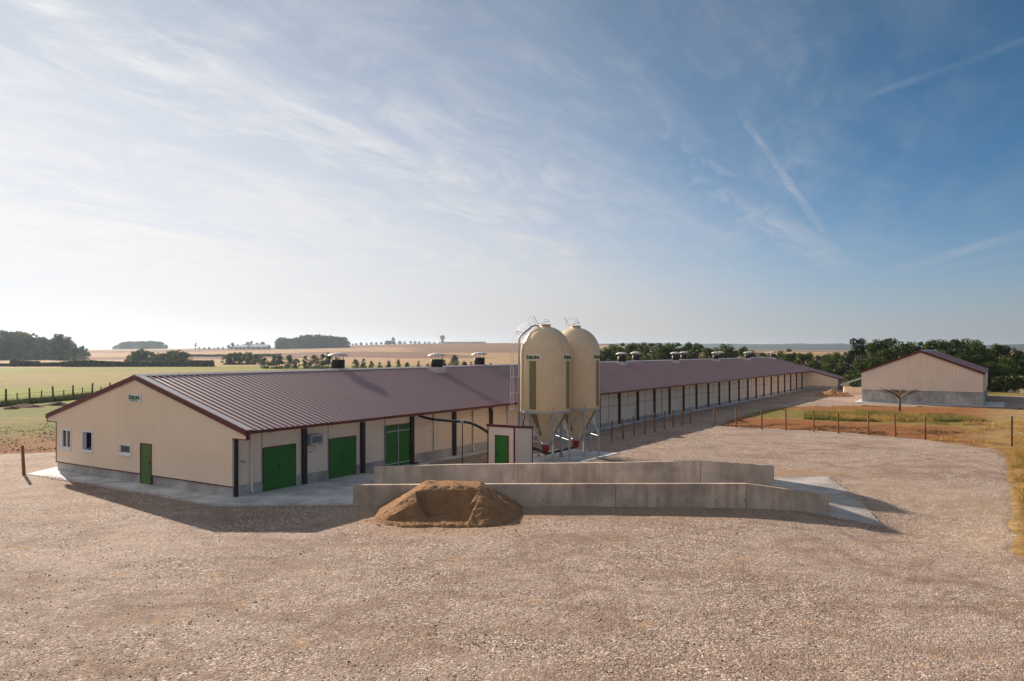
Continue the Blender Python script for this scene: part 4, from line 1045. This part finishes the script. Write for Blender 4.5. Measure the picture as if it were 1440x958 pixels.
# ------------------------------------------------------------------ trees
def leaf_quads(P, Nn, size, r_):
    n = len(P); t = r_.normal(size=(n, 3)); nn = Nn + .75*r_.normal(size=(n, 3)); nn /= np.linalg.norm(nn, axis=1, keepdims=True)
    a = np.cross(nn, t); a /= np.linalg.norm(a, axis=1, keepdims=True) + 1e-9; b = np.cross(nn, a)
    s = size*r_.uniform(.55, 1.25, (n, 1)); q = r_.uniform(.5, .95, (n, 1))
    V = np.stack([P - a*s, P - b*s*q, P + a*s, P + b*s*q], 1).reshape(-1, 3)
    return V, np.arange(4*n).reshape(-1, 4)
def make_tree(seed, H=10., W=7.5, base=.12, nl=26, leaves=5200, size=.20, mat='leaf', shape='round'):
    r_ = np.random.default_rng(seed); lobes = []
    for k in range(nl):
        t = r_.uniform(0, 1); z = base*H + (H*(1 - base))*t*.94
        if shape == 'round': w = math.sin(math.pi*min(1, .16 + .84*t)**.8)**.55 if t < .98 else .3
        elif shape == 'cone': w = 1.03 - t
        elif shape == 'umbrella': w = .35 + .65*math.sin(math.pi*min(1, .25 + t*.7))
        else: w = .75*math.sin(math.pi*(.12 + .82*t))
        a = r_.uniform(0, 2*math.pi); d_ = W/2*w*r_.uniform(.25, .85)
        rad = W*.5*r_.uniform(.24, .44)*(.6 + .4*w)
        lobes.append((d_*math.cos(a), d_*math.sin(a), min(z, H - rad*.8), rad))
    Ps, Ns = [], []; tot = sum(l[3]**2 for l in lobes)
    for (x, y, z, rad) in lobes:
        n = int(leaves*rad*rad/tot); dv_ = r_.normal(size=(n, 3)); dv_ /= np.linalg.norm(dv_, axis=1, keepdims=True)
        rr_ = rad*(1 - .45*r_.random((n, 1))**1.6)*(1 + .22*np.sin(dv_[:, :1]*7 + x)*np.sin(dv_[:, 2:]*6 + y))
        Ps.append(np.array([x, y, z]) + dv_*rr_*np.array([1, 1, .8])); Ns.append(dv_)
    P = np.concatenate(Ps); Nn = np.concatenate(Ns); P[:, 2] = np.maximum(P[:, 2], .15)
    V, F = leaf_quads(P, Nn, size, r_)
    crown = np_mesh('crown', V, F, M[mat])
    mb = MB(); th = H*.62; pts = [(0, 0, -.4), (.03*H*.1, 0, H*.15), (.05, .08, H*.35), (-.05, .1, th)]
    mb.tube(pts, [H*.028, H*.021, H*.016, H*.006], 8)
    for k in range(7):
        x, y, z, rad = lobes[(k*3) % len(lobes)]; z0 = H*(.14 + .06*k)
        mb.tube([(0, 0, z0), (x*.45, y*.45, (z0 + z)/2 + .2), (x*.9, y*.9, max(z, z0 + .2))], [H*.011, H*.008, H*.003], 6)
    return mb.mesh('trunk', M['bark']), crown
TREES = [make_tree(1, 10, 8.5, .02), make_tree(2, 10, 7.2, .0), make_tree(3, 10, 9.0, .04, 30), make_tree(4, 10, 7.8, .0, 24, mat='leaf2'), make_tree(5, 10, 6.6, .02, 22), make_tree(6, 10, 9.4, .0, 32, mat='leaf2')]
PINE = make_tree(21, 10, 6.5, .25, 20, 4200, .18, 'needle', 'umbrella')
POPL = make_tree(22, 10, 2.6, .03, 18, 2200, .16, 'leaf', 'tall')
def tree(var, x, y, H, label, group=None, wsc=1., rz_=None, name='tree', cat='tree'):
    z = tz(x, y)
    t = thing(name, label, cat, (x, y, z - .1), random.uniform(0, 6.28) if rz_ is None else rz_, group)
    t.scale = (H/10*wsc, H/10*wsc, H/10)
    place('trunk', var[0], t); place('crown', var[1], t); return t
def top_h(u, v, D_):
    """height a thing at depth D_ needs for its top to show at photo row v"""
    x = (u - CXP)/FPX*D_; return CAMH + (HYP - v)/FPX*D_ - tz(x, D_), x
def skyline(u, tab): return float(np.interp(u, [a for a, b in tab], [b for a, b in tab]))
BT = [(835, 484), (855, 482), (880, 481), (905, 482), (930, 480), (952, 477), (975, 482), (1000, 486), (1025, 484), (1048, 485), (1065, 491), (1090, 491), (1110, 489), (1140, 496), (1160, 494), (1195, 490), (1215, 492)]
random.seed(5)
k = 0
for u in range(838, 1222, 13):
    D_ = random.uniform(172, 205); v = skyline(u, BT) + random.uniform(-1.5, 3.5); h, x = top_h(u, v, D_)
    tree(TREES[(k*5 + 1) % 6], x, D_, h, 'broadleaf tree in the belt behind the long barn roof', 'trees behind the barn', random.uniform(.95, 1.25)); k += 1
for u in range(1100, 1225, 22):
    D_ = random.uniform(156, 168); h, x = top_h(u, skyline(u, BT) + random.uniform(6, 12), D_)
    tree(TREES[(k*5 + 2) % 6], x, D_, h, 'lower broadleaf tree at the belt edge beyond the barn wing', 'lower trees beyond the barn wing', 1.1); k += 1
RT = [(1215, 484), (1228, 478), (1248, 470), (1265, 474), (1277, 478), (1292, 479), (1306, 474), (1322, 476), (1337, 472), (1362, 471), (1381, 481), (1395, 484), (1408, 481), (1425, 487), (1440, 490), (1520, 484)]
for u in range(1222, 1530, 15):
    D_ = random.uniform(146, 160); v = skyline(u, RT) + random.uniform(-1, 3); h, x = top_h(u, v, D_)
    tree(TREES[(k*5 + 3) % 6], x, D_, h, 'tall broadleaf tree in the wood behind the cream shed', 'trees in the wood behind the shed', random.uniform(.85, 1.1)); k += 1
for u in range(1205, 1560, 21):
    D_ = random.uniform(132, 139); h, x = top_h(u, skyline(u, RT) + random.uniform(14, 26), D_)
    tree(TREES[(k*5) % 6], x, D_, h, 'bushy young tree at the front edge of the wood behind the shed', 'front trees of the wood behind the shed', 1.25); k += 1
h, x = top_h(1208, 474.5, 150); tree(PINE, x, 150, h, 'dark flat-topped pine above the trees between barn and shed', None, .95, 1.0, 'pine_tree')
# left wood
LT = [(-60, 458), (-20, 462), (0, 463), (25, 464), (45, 468), (55, 473), (68, 475), (85, 471), (95, 475), (106, 484), (118, 484), (130, 492)]
for j, (d0, dv_) in enumerate(((520, 0), (560, -1), (610, 1))):
    for u in range(-70 + j*5, 128 - j*4, 11):
        D_ = d0 + random.uniform(-12, 14); v = skyline(u, LT) + random.uniform(-1, 2.5) + (3 if j == 0 else 0)
        if 76 < u < 98 and j == 0: v = 473.0
        h, x = top_h(u, v, D_)
        if h > 3: tree(TREES[(k*5 + 4) % 6], x, D_, h, 'hazy broadleaf tree of the dark wood beyond the green field', 'trees of the wood beyond the green field', random.uniform(.75, 1.0)); k += 1
h, x = top_h(84, 469.0, 505); tree(PINE, x, 505, h, 'wide-crowned tree standing above the end of the dark wood', None, 1.1)
# far copses and tree rows
def row(u0, u1, step, D_, tab, label, group, w=1.1, var=None):
    global k
    u = u0
    while u <= u1:
        d_ = D_*random.uniform(.985, 1.015); h, x = top_h(u, skyline(u, tab) + random.uniform(-.6, .9), d_)
        if h > .8: tree((var or TREES)[k % len(var or TREES)], x, d_, h, label, group, w*random.uniform(.85, 1.2))
        k += 1; u += step*random.uniform(.75, 1.25)
row(158, 236, 4.2, 1500, [(155, 489), (163, 485), (172, 480.5), (195, 479), (225, 479.5), (234, 484), (238, 489)], 'hazy tree of the domed copse on the skyline', 'trees of the domed copse', 1.0)
row(160, 234, 4.2, 1530, [(155, 489), (163, 485), (172, 480.5), (195, 479), (225, 479.5), (234, 484), (238, 489)], 'hazy tree of the domed copse on the skyline', 'trees of the domed copse', 1.0)
row(182, 265, 6, 372, [(182, 498), (190, 493), (200, 490), (212, 494), (225, 496), (240, 493), (257, 491), (266, 500)], 'tree in the field copse beyond the green field hedge', 'trees in the field copse', 1.35)
row(318, 368, 7, 372, [(316, 500), (325, 495), (340, 494), (355, 495), (370, 500)], 'tree of the small group beyond the field copse', 'small group of field trees', 1.3)
row(372, 474, 11, 290, [(370, 503), (390, 497), (400, 496), (415, 503), (430, 500), (440, 499), (455, 497), (465, 495), (476, 503)], 'scattered tree showing above the near roof ridge', 'scattered trees behind the ridge', 1.05)
row(500, 700, 13, 262, [(500, 503), (506, 500), (515, 506), (540, 509), (550, 503), (570, 508), (590, 506), (610, 512), (630, 500), (640, 499), (650, 507), (700, 511)], 'small sapling showing over the barn ridge in the tan field', 'saplings in the tan field', .8)
row(280, 372, 7, 1150, [(278, 487), (292, 488), (310, 487), (326, 482), (345, 484), (350, 479), (372, 481)], 'hazy tree of the row left of the far farm shed', 'hazy tree row near the farm shed', 1.2)
row(391, 490, 5, 1150, [(388, 477), (395, 474), (410, 476), (425, 471), (445, 470), (470, 472), (485, 474), (492, 480)], 'hazy tall tree of the round copse on the plough field skyline', 'trees of the round copse', 1.0)
row(393, 488, 5, 1180, [(388, 477), (395, 474), (410, 476), (425, 471), (445, 470), (470, 472), (485, 474), (492, 480)], 'hazy tall tree of the round copse on the plough field skyline', 'trees of the round copse', 1.0)
row(496, 720, 6.5, 1700, [(494, 482), (520, 481), (545, 480), (560, 479), (600, 480.5), (640, 479.5), (680, 482), (725, 482)], 'low hazy tree on the village skyline', 'trees on the village skyline', 1.5)
h, x = top_h(275, 477.5, 1100); tree(POPL, x, 1100, h, 'narrow dark poplar standing alone on the skyline', None, 1.3, 0, 'poplar_tree')
# bare umbrella-shaped tree in the plot
x, y = G(1265, 579)
bt = thing('bare_tree', 'small bare tree with flat spreading branches in the grass plot', 'tree', (x, y, tz(x, y)))
rd = random.Random(4)
mb = MB().tube([(0, 0, -.2), (.02, 0, .9), (-.03, .02, 1.6)], [.15, .12, .12], 9)
tw = MB()
for q in range(9):
    a = q*2*math.pi/9 + rd.uniform(-.4, .4); L1 = rd.uniform(1.5, 3.0); c_, s_ = math.cos(a), math.sin(a)
    p = [Vector((-.03, .02, 1.5)), Vector((c_*L1*.35 + rd.uniform(-.15, .15), s_*L1*.35, 1.85 + rd.uniform(-.1, .25))), Vector((c_*L1*.7, s_*L1*.7 + rd.uniform(-.2, .2), 2.15 + rd.uniform(-.1, .25))), Vector((c_*L1, s_*L1, 2.30 + rd.uniform(-.25, .2)))]
    mb.tube(p, [.085, .06, .045, .02], 7)
    for g in range(9):
        b0 = p[1].lerp(p[3], g/9 + .1); aa = a + rd.choice((-1, 1))*rd.uniform(.5, 1.2); l2 = rd.uniform(.4, .95)
        tw.tube([b0, b0 + Vector((math.cos(aa)*l2*.6, math.sin(aa)*l2*.6, .10)), b0 + Vector((math.cos(aa)*l2, math.sin(aa)*l2, .22 + rd.uniform(-.1, .1)))], [.026, .018, .006], 5)
mb.build('trunk', M['palebark'], bt, sm=True); tag(tw.build('twigs', M['palebark'], bt), kind='stuff')

# ------------------------------------------------------------------ hedges
def hedge(p0, p1, h, w_, label, dens=26, seed=1, group=None):
    dens = dens*4
    r_ = np.random.default_rng(seed); p0 = np.array(p0); p1 = np.array(p1); L = np.linalg.norm(p1 - p0); n = int(L*dens)
    t = r_.random(n); hh = h*(.62 + .6*fbm(t*L*.09 + seed, t*0 + 3.3, 3)); a = r_.uniform(0, math.pi, n); rr_ = 1 - .4*r_.random(n)**2
    dirp = np.array([-(p1 - p0)[1], (p1 - p0)[0]])/L
    P2_ = p0 + (p1 - p0)*t[:, None] + dirp*(np.cos(a)*rr_*w_/2)[:, None]
    P = np.concatenate([P2_ - p0, (np.sin(a)*rr_*hh + .1 + terrain(P2_[:, 0], P2_[:, 1]) - tz(*p0))[:, None]], 1)
    Nn = np.stack([dirp[0]*np.cos(a), dirp[1]*np.cos(a), np.sin(a)], 1)
    V, F = leaf_quads(P, Nn, .42, r_)
    hd = thing('hedge', label, 'hedge', (*p0, tz(*p0)), 0, group)
    place('foliage', np_mesh('foliage', V, F, M['hedge']), hd)
    mb = MB()
    for q in np.linspace(.01, .99, max(3, int(L/6))):
        b0 = (p1 - p0)*q; mb.tube([(b0[0], b0[1], -.3 + tz(*(p0 + b0)) - tz(*p0)), (b0[0] + .2, b0[1], h*.6 + tz(*(p0 + b0)) - tz(*p0))], [.10, .04], 5)
    mb.build('stems', M['bark'], hd); return hd
def at(u, D_): return ((u - CXP)/FPX*D_, D_)
hedge(at(88, 318), at(300, 322), 2.5, 3.4, 'long dark clipped hedge between the green field and the stubble', 34, 2)
hedge(at(16, 325), at(55, 325), 2.6, 4.0, 'rounded dark hedge left of the long field hedge', 40, 3)
hedge(at(56, 325), at(86, 324), 1.8, 3.4, 'short low hedge between the rounded and the long hedge', 34, 4)
hedge(at(-70, 322), at(14, 326), 1.1, 3.0, 'thin low hedge beyond the green field, nearest the dark wood', 26, 5)
hedge(at(235, 640), at(395, 660), 2.2, 5, 'low hazy hedge line crossing the far stubble fields', 16, 6)
hedge(at(1395, 127), at(1500, 122), 2.3, 3, 'low scrub along the front of the wood beside the sand heap', 50, 7)
hedge(at(1200, 131), at(1222, 128), 1.6, 2.5, 'low scrub behind the low walls by the conveyor', 50, 8)

# ------------------------------------------------------------------ far buildings
def far_house(u, D_, vtop, w_, dep, label, cat='building', roofm='slate', wallm='stonew', name='farm_shed', hw=.55, rz_=0.):
    h, x = top_h(u, vtop, D_); b = thing(name, label, cat, (x, D_, tz(x, D_)), rz_)
    MB().box(-w_/2, w_/2, -dep/2, dep/2, -2, h*hw).build('wall', M[wallm], b)
    MB().prism([(-dep/2 - .6, h*hw), (dep/2 + .6, h*hw), (0, h)], -w_/2 - .5, w_/2 + .5, 'x').build('roof', M[roofm], b)
    for q in (-.3, 0, .3): MB().box(w_*q - 1.2, w_*q + 1.2, -dep/2 - .08, -dep/2 - .01, 0, h*hw*.7).build('door', M['slate'], b)
    return b
far_house(366, 1120, 484.5, 26, 14, 'long pale farm shed on the skyline beside the round copse', roofm='plate')
far_house(340, 1130, 485.5, 18, 12, 'shorter pale farm shed on the skyline near the tree row', roofm='plate')
far_house(645, 1620, 480.0, 60, 22, 'long pale hangar on the plough field skyline near the water tower', roofm='plate', name='hangar')
far_house(668, 1640, 479.6, 44, 22, 'shorter pale hangar at the right end of the village skyline', roofm='plate', name='hangar')
D_ = 1750; h, x = top_h(553, 473.5, D_)
ch = thing('church', 'small stone church with pointed spire on the village skyline', 'church', (x, D_, tz(x, D_)))
MB().box(-3.4, 3.4, -3.4, 3.4, -2, h*.66).build('tower', M['stonew'], ch)
MB().add([(-3.9, -3.9, h*.66), (3.9, -3.9, h*.66), (3.9, 3.9, h*.66), (-3.9, 3.9, h*.66), (0, 0, h)], [(0, 1, 4), (1, 2, 4), (2, 3, 4), (3, 0, 4), (3, 2, 1, 0)]).build('spire', M['slate'], ch)
MB().box(-16, -3.45, -5, 5, -2, h*.34).build('nave', M['stonew'], ch); MB().prism([(-5.6, h*.34), (5.6, h*.34), (0, h*.52)], -16.4, -3.46, 'x').build('nave_roof', M['slate'], ch)
h, x = top_h(622, 471.5, D_)
wt = thing('water_tower', 'round water tower with conical cap on the village skyline', 'water tower', (x, D_, tz(x, D_)))
MB().lathe([(3.6, -2), (3.0, h*.5), (3.4, h*.55)], 20).build('shaft', M['stonew'], wt)
MB().lathe([(3.4, h*.55), (5.8, h*.62), (6.0, h*.86), (5.6, h*.88)], 24).build('tank', M['stonew'], wt)
MB().lathe([(6.3, h*.88), (2.0, h*.97), (.4, h)], 24).build('cap', M['slate'], wt)

# ------------------------------------------------------------------ grass, stones, clods
def blades(name, P, h0, h1, mat, label, w_=.02, seed=1, lean=.35):
    r_ = np.random.default_rng(seed); n = len(P); a = r_.uniform(0, 2*math.pi, n); h = r_.uniform(h0, h1, n)
    d_ = np.stack([np.cos(a), np.sin(a), np.zeros(n)], 1); l = r_.normal(size=(n, 3))*lean; l[:, 2] = 0
    base = np.column_stack([P, terrain(P[:, 0], P[:, 1]) - .04]); wv_ = (w_*r_.uniform(.6, 1.6, n))[:, None]
    up = np.column_stack([np.zeros((n, 2)), h])
    V = np.stack([base - d_*wv_, base + d_*wv_, base + up + l*h[:, None]], 1).reshape(-1, 3)
    o = place(name, np_mesh(name, V, np.arange(3*n).reshape(-1, 3), M[mat])); return tag(o, label, 'grass', None, 'stuff')
def scatter(poly, n, seed, thr=None, fq=.25):
    r_ = np.random.default_rng(seed); P = np.array(poly); lo, hi = P.min(0), P.max(0); out = np.zeros((0, 2))
    while len(out) < n:
        q = r_.uniform(lo, hi, (n*3, 2)); q = q[inside_sd(poly, q[:, 0], q[:, 1]) > 0]
        if thr is not None: q = q[fbm(q[:, 0]*fq + seed, q[:, 1]*fq, 3) > thr]
        if len(q) == 0: break
        out = np.concatenate([out, q])
    return out[:n]
plotg = [bw(56, 13), bw(57, 22), bw(58.5, 29), bw(63, 29), bw(67, 23), bw(69, 16), bw(65, 11.5)]
blades('plot_grass', scatter(plotg, 20000, 3, .52), .18, .5, 'grassblade', 'long green grass in the plot behind the fence posts', .022, 3)
blades('plot_dry_grass', scatter(plotg, 11000, 4, .46), .2, .55, 'dryblade', 'straw-coloured grass mixed through the plot', .02, 4)
EDG = [(16.5, 24.6), (22.9, 35.0), (29.8, 46.4), (33.4, 52.0), (40, 52), (34, 41), (24, 28), (17.5, 18)]
blades('verge_dry_grass', scatter(EDG, 26000, 5, .40, .5), .15, .55, 'dryblade', 'dry golden grass along the right edge of the gravel', .016, 5, .6)
blades('verge_green_grass', scatter(EDG, 3000, 6, .56, .5), .1, .35, 'grassblade', 'green grass in the verge beside the gravel', .015, 6, .5)
blades('dry_field_grass', scatter([bw(43, 25), bw(42, 44), bw(66, 44), bw(64, 30)], 14000, 7, .45), .12, .4, 'dryblade', 'thin dry grass beyond the earth plot', .02, 7, .5)
blades('fence_line_grass', scatter([(-61.6, 78), (-58.6, 78), (-59.0, 124), (-62.0, 124)], 14000, 8, .3), .3, .85, 'hedge', 'dark rank grass along the wire fence', .03, 8)
def stones(name, P, r0, r1, mat, label, seed, zf, cat='gravel'):
    r_ = np.random.default_rng(seed); n = len(P); base = np.array([(1, 0, 0), (-1, 0, 0), (0, 1, 0), (0, -1, 0), (0, 0, .5), (0, 0, -.5)], float)
    s = (r0*(r1/r0)**(r_.random(n)**2.2))[:, None, None]*r_.uniform(.6, 1.3, (n, 6, 1)); a = r_.uniform(0, 2*math.pi, n); c, q = np.cos(a), np.sin(a)
    B = np.broadcast_to(base, (n, 6, 3))*s*r_.uniform(.6, 1.3, (n, 1, 3)); B = B + r_.normal(size=(n, 6, 3))*(s*.18)
    V = np.stack([B[..., 0]*c[:, None] - B[..., 1]*q[:, None], B[..., 0]*q[:, None] + B[..., 1]*c[:, None], B[..., 2]], -1)
    V = V + np.column_stack([P, zf(P[:, 0], P[:, 1]) + .25*s[:, 0, 0]*.5])[:, None, :]
    f = np.array([(0, 2, 4), (2, 1, 4), (1, 3, 4), (3, 0, 4), (2, 0, 5), (1, 2, 5), (3, 1, 5), (0, 3, 5)])
    F = (f[None] + (np.arange(n)*6)[:, None, None]).reshape(-1, 3)
    o = place(name, np_mesh(name, V.reshape(-1, 3), F, mat)); return tag(o, label, cat, None, 'stuff')
r_ = np.random.default_rng(77); n = 260000
rad = 13.5 + 26*r_.random(n)**1.35; aa = r_.uniform(-.66, .66, n); P = np.stack([rad*np.sin(aa), rad*np.cos(aa)], 1)
ok = inside_sd(YARD, P[:, 0], P[:, 1]) > .2
ok &= inside_sd([G(37, 667.5), G(305, 713.3), G(495, 711.5), (-7, 33.2), (13.2, 32.8), (15, 31), (16.6, 41.2), (-6, 60), (-40, 60)], P[:, 0], P[:, 1]) < -.05
ok &= fbm(P[:, 0]*.5, P[:, 1]*.5, 4) + .9*r_.random(n) > .85
P = P[ok][:30000]
stones('loose_gravel', P, .010, .036, M['stone'], 'loose pinkish stones strewn over the gravel yard', 3, lambda x, y: yard_z(x, y) + .016)
sp_ = np.random.default_rng(91)
def along_line(a, b, n, spread):
    t = sp_.random(n); a = np.array(a); b = np.array(b); return a + (b - a)*t[:, None] + sp_.normal(size=(n, 2))*spread
Pe = np.concatenate([along_line(G(60, 671), G(305, 713.3), 2600, .16), along_line(G(305, 713.3), G(495, 711.5), 1500, .16), along_line((15.0, 31.3), (16.7, 41.0), 1200, .22), along_line((12.0, 33.0), (15.0, 31.3), 500, .15)])
stones('spilled_gravel', Pe, .012, .035, M['stone'], 'gravel spilled along the edges of the concrete slabs', 6, lambda x, y: terrain(x, y) + .055)
Ps = np.stack([-2.6 + 2.0*sp_.normal(size=3500), 30.0 + .75*sp_.normal(size=3500)], 1); Ps = Ps[(Ps[:, 1] < 33.2)]
stones('sand_clods', Ps, .01, .045, M['sand'], 'crumbled sand clods scattered round the brown sand pile', 7, lambda x, y: np.maximum(yard_z(x, y) + .01, np.where((x > -6.7) & (x < 1.5) & (y > 28.7), sandz(x, y), -1)), 'sand')
stones('earth_clods', scatter([(-34, 50.5), (-30.5, 52.2), (-24, 58), (-36, 72), (-50, 66), (-44, 55)], 5000, 13, .42), .02, .09, M['earth'], 'brown clods in the churned earth left of the barn', 4, terrain, 'earth')
stones('plot_clods', scatter([bw(44.7, 8), bw(44.4, 24), bw(51, 27), bw(50.5, 9)], 5000, 14, .4), .02, .09, M['earth'], 'brown clods in the earth plot behind the posts', 5, terrain, 'earth')

# ------------------------------------------------------------------ haze
hm = bpy.data.materials.new('haze_air'); hm.use_nodes = True; t = hm.node_tree; t.nodes.clear()
vo = t.nodes.new('ShaderNodeVolumePrincipled'); vo.inputs['Color'].default_value = (.58, .72, .90, 1); vo.inputs['Density'].default_value = .00010
vo.inputs['Anisotropy'].default_value = .5
ot = t.nodes.new('ShaderNodeOutputMaterial'); t.links.new(vo.outputs[0], ot.inputs['Volume'])
tag(MB().box(-9600, 9600, -9600, 9600, -3.5, 78).build('haze', hm), kind='stuff')
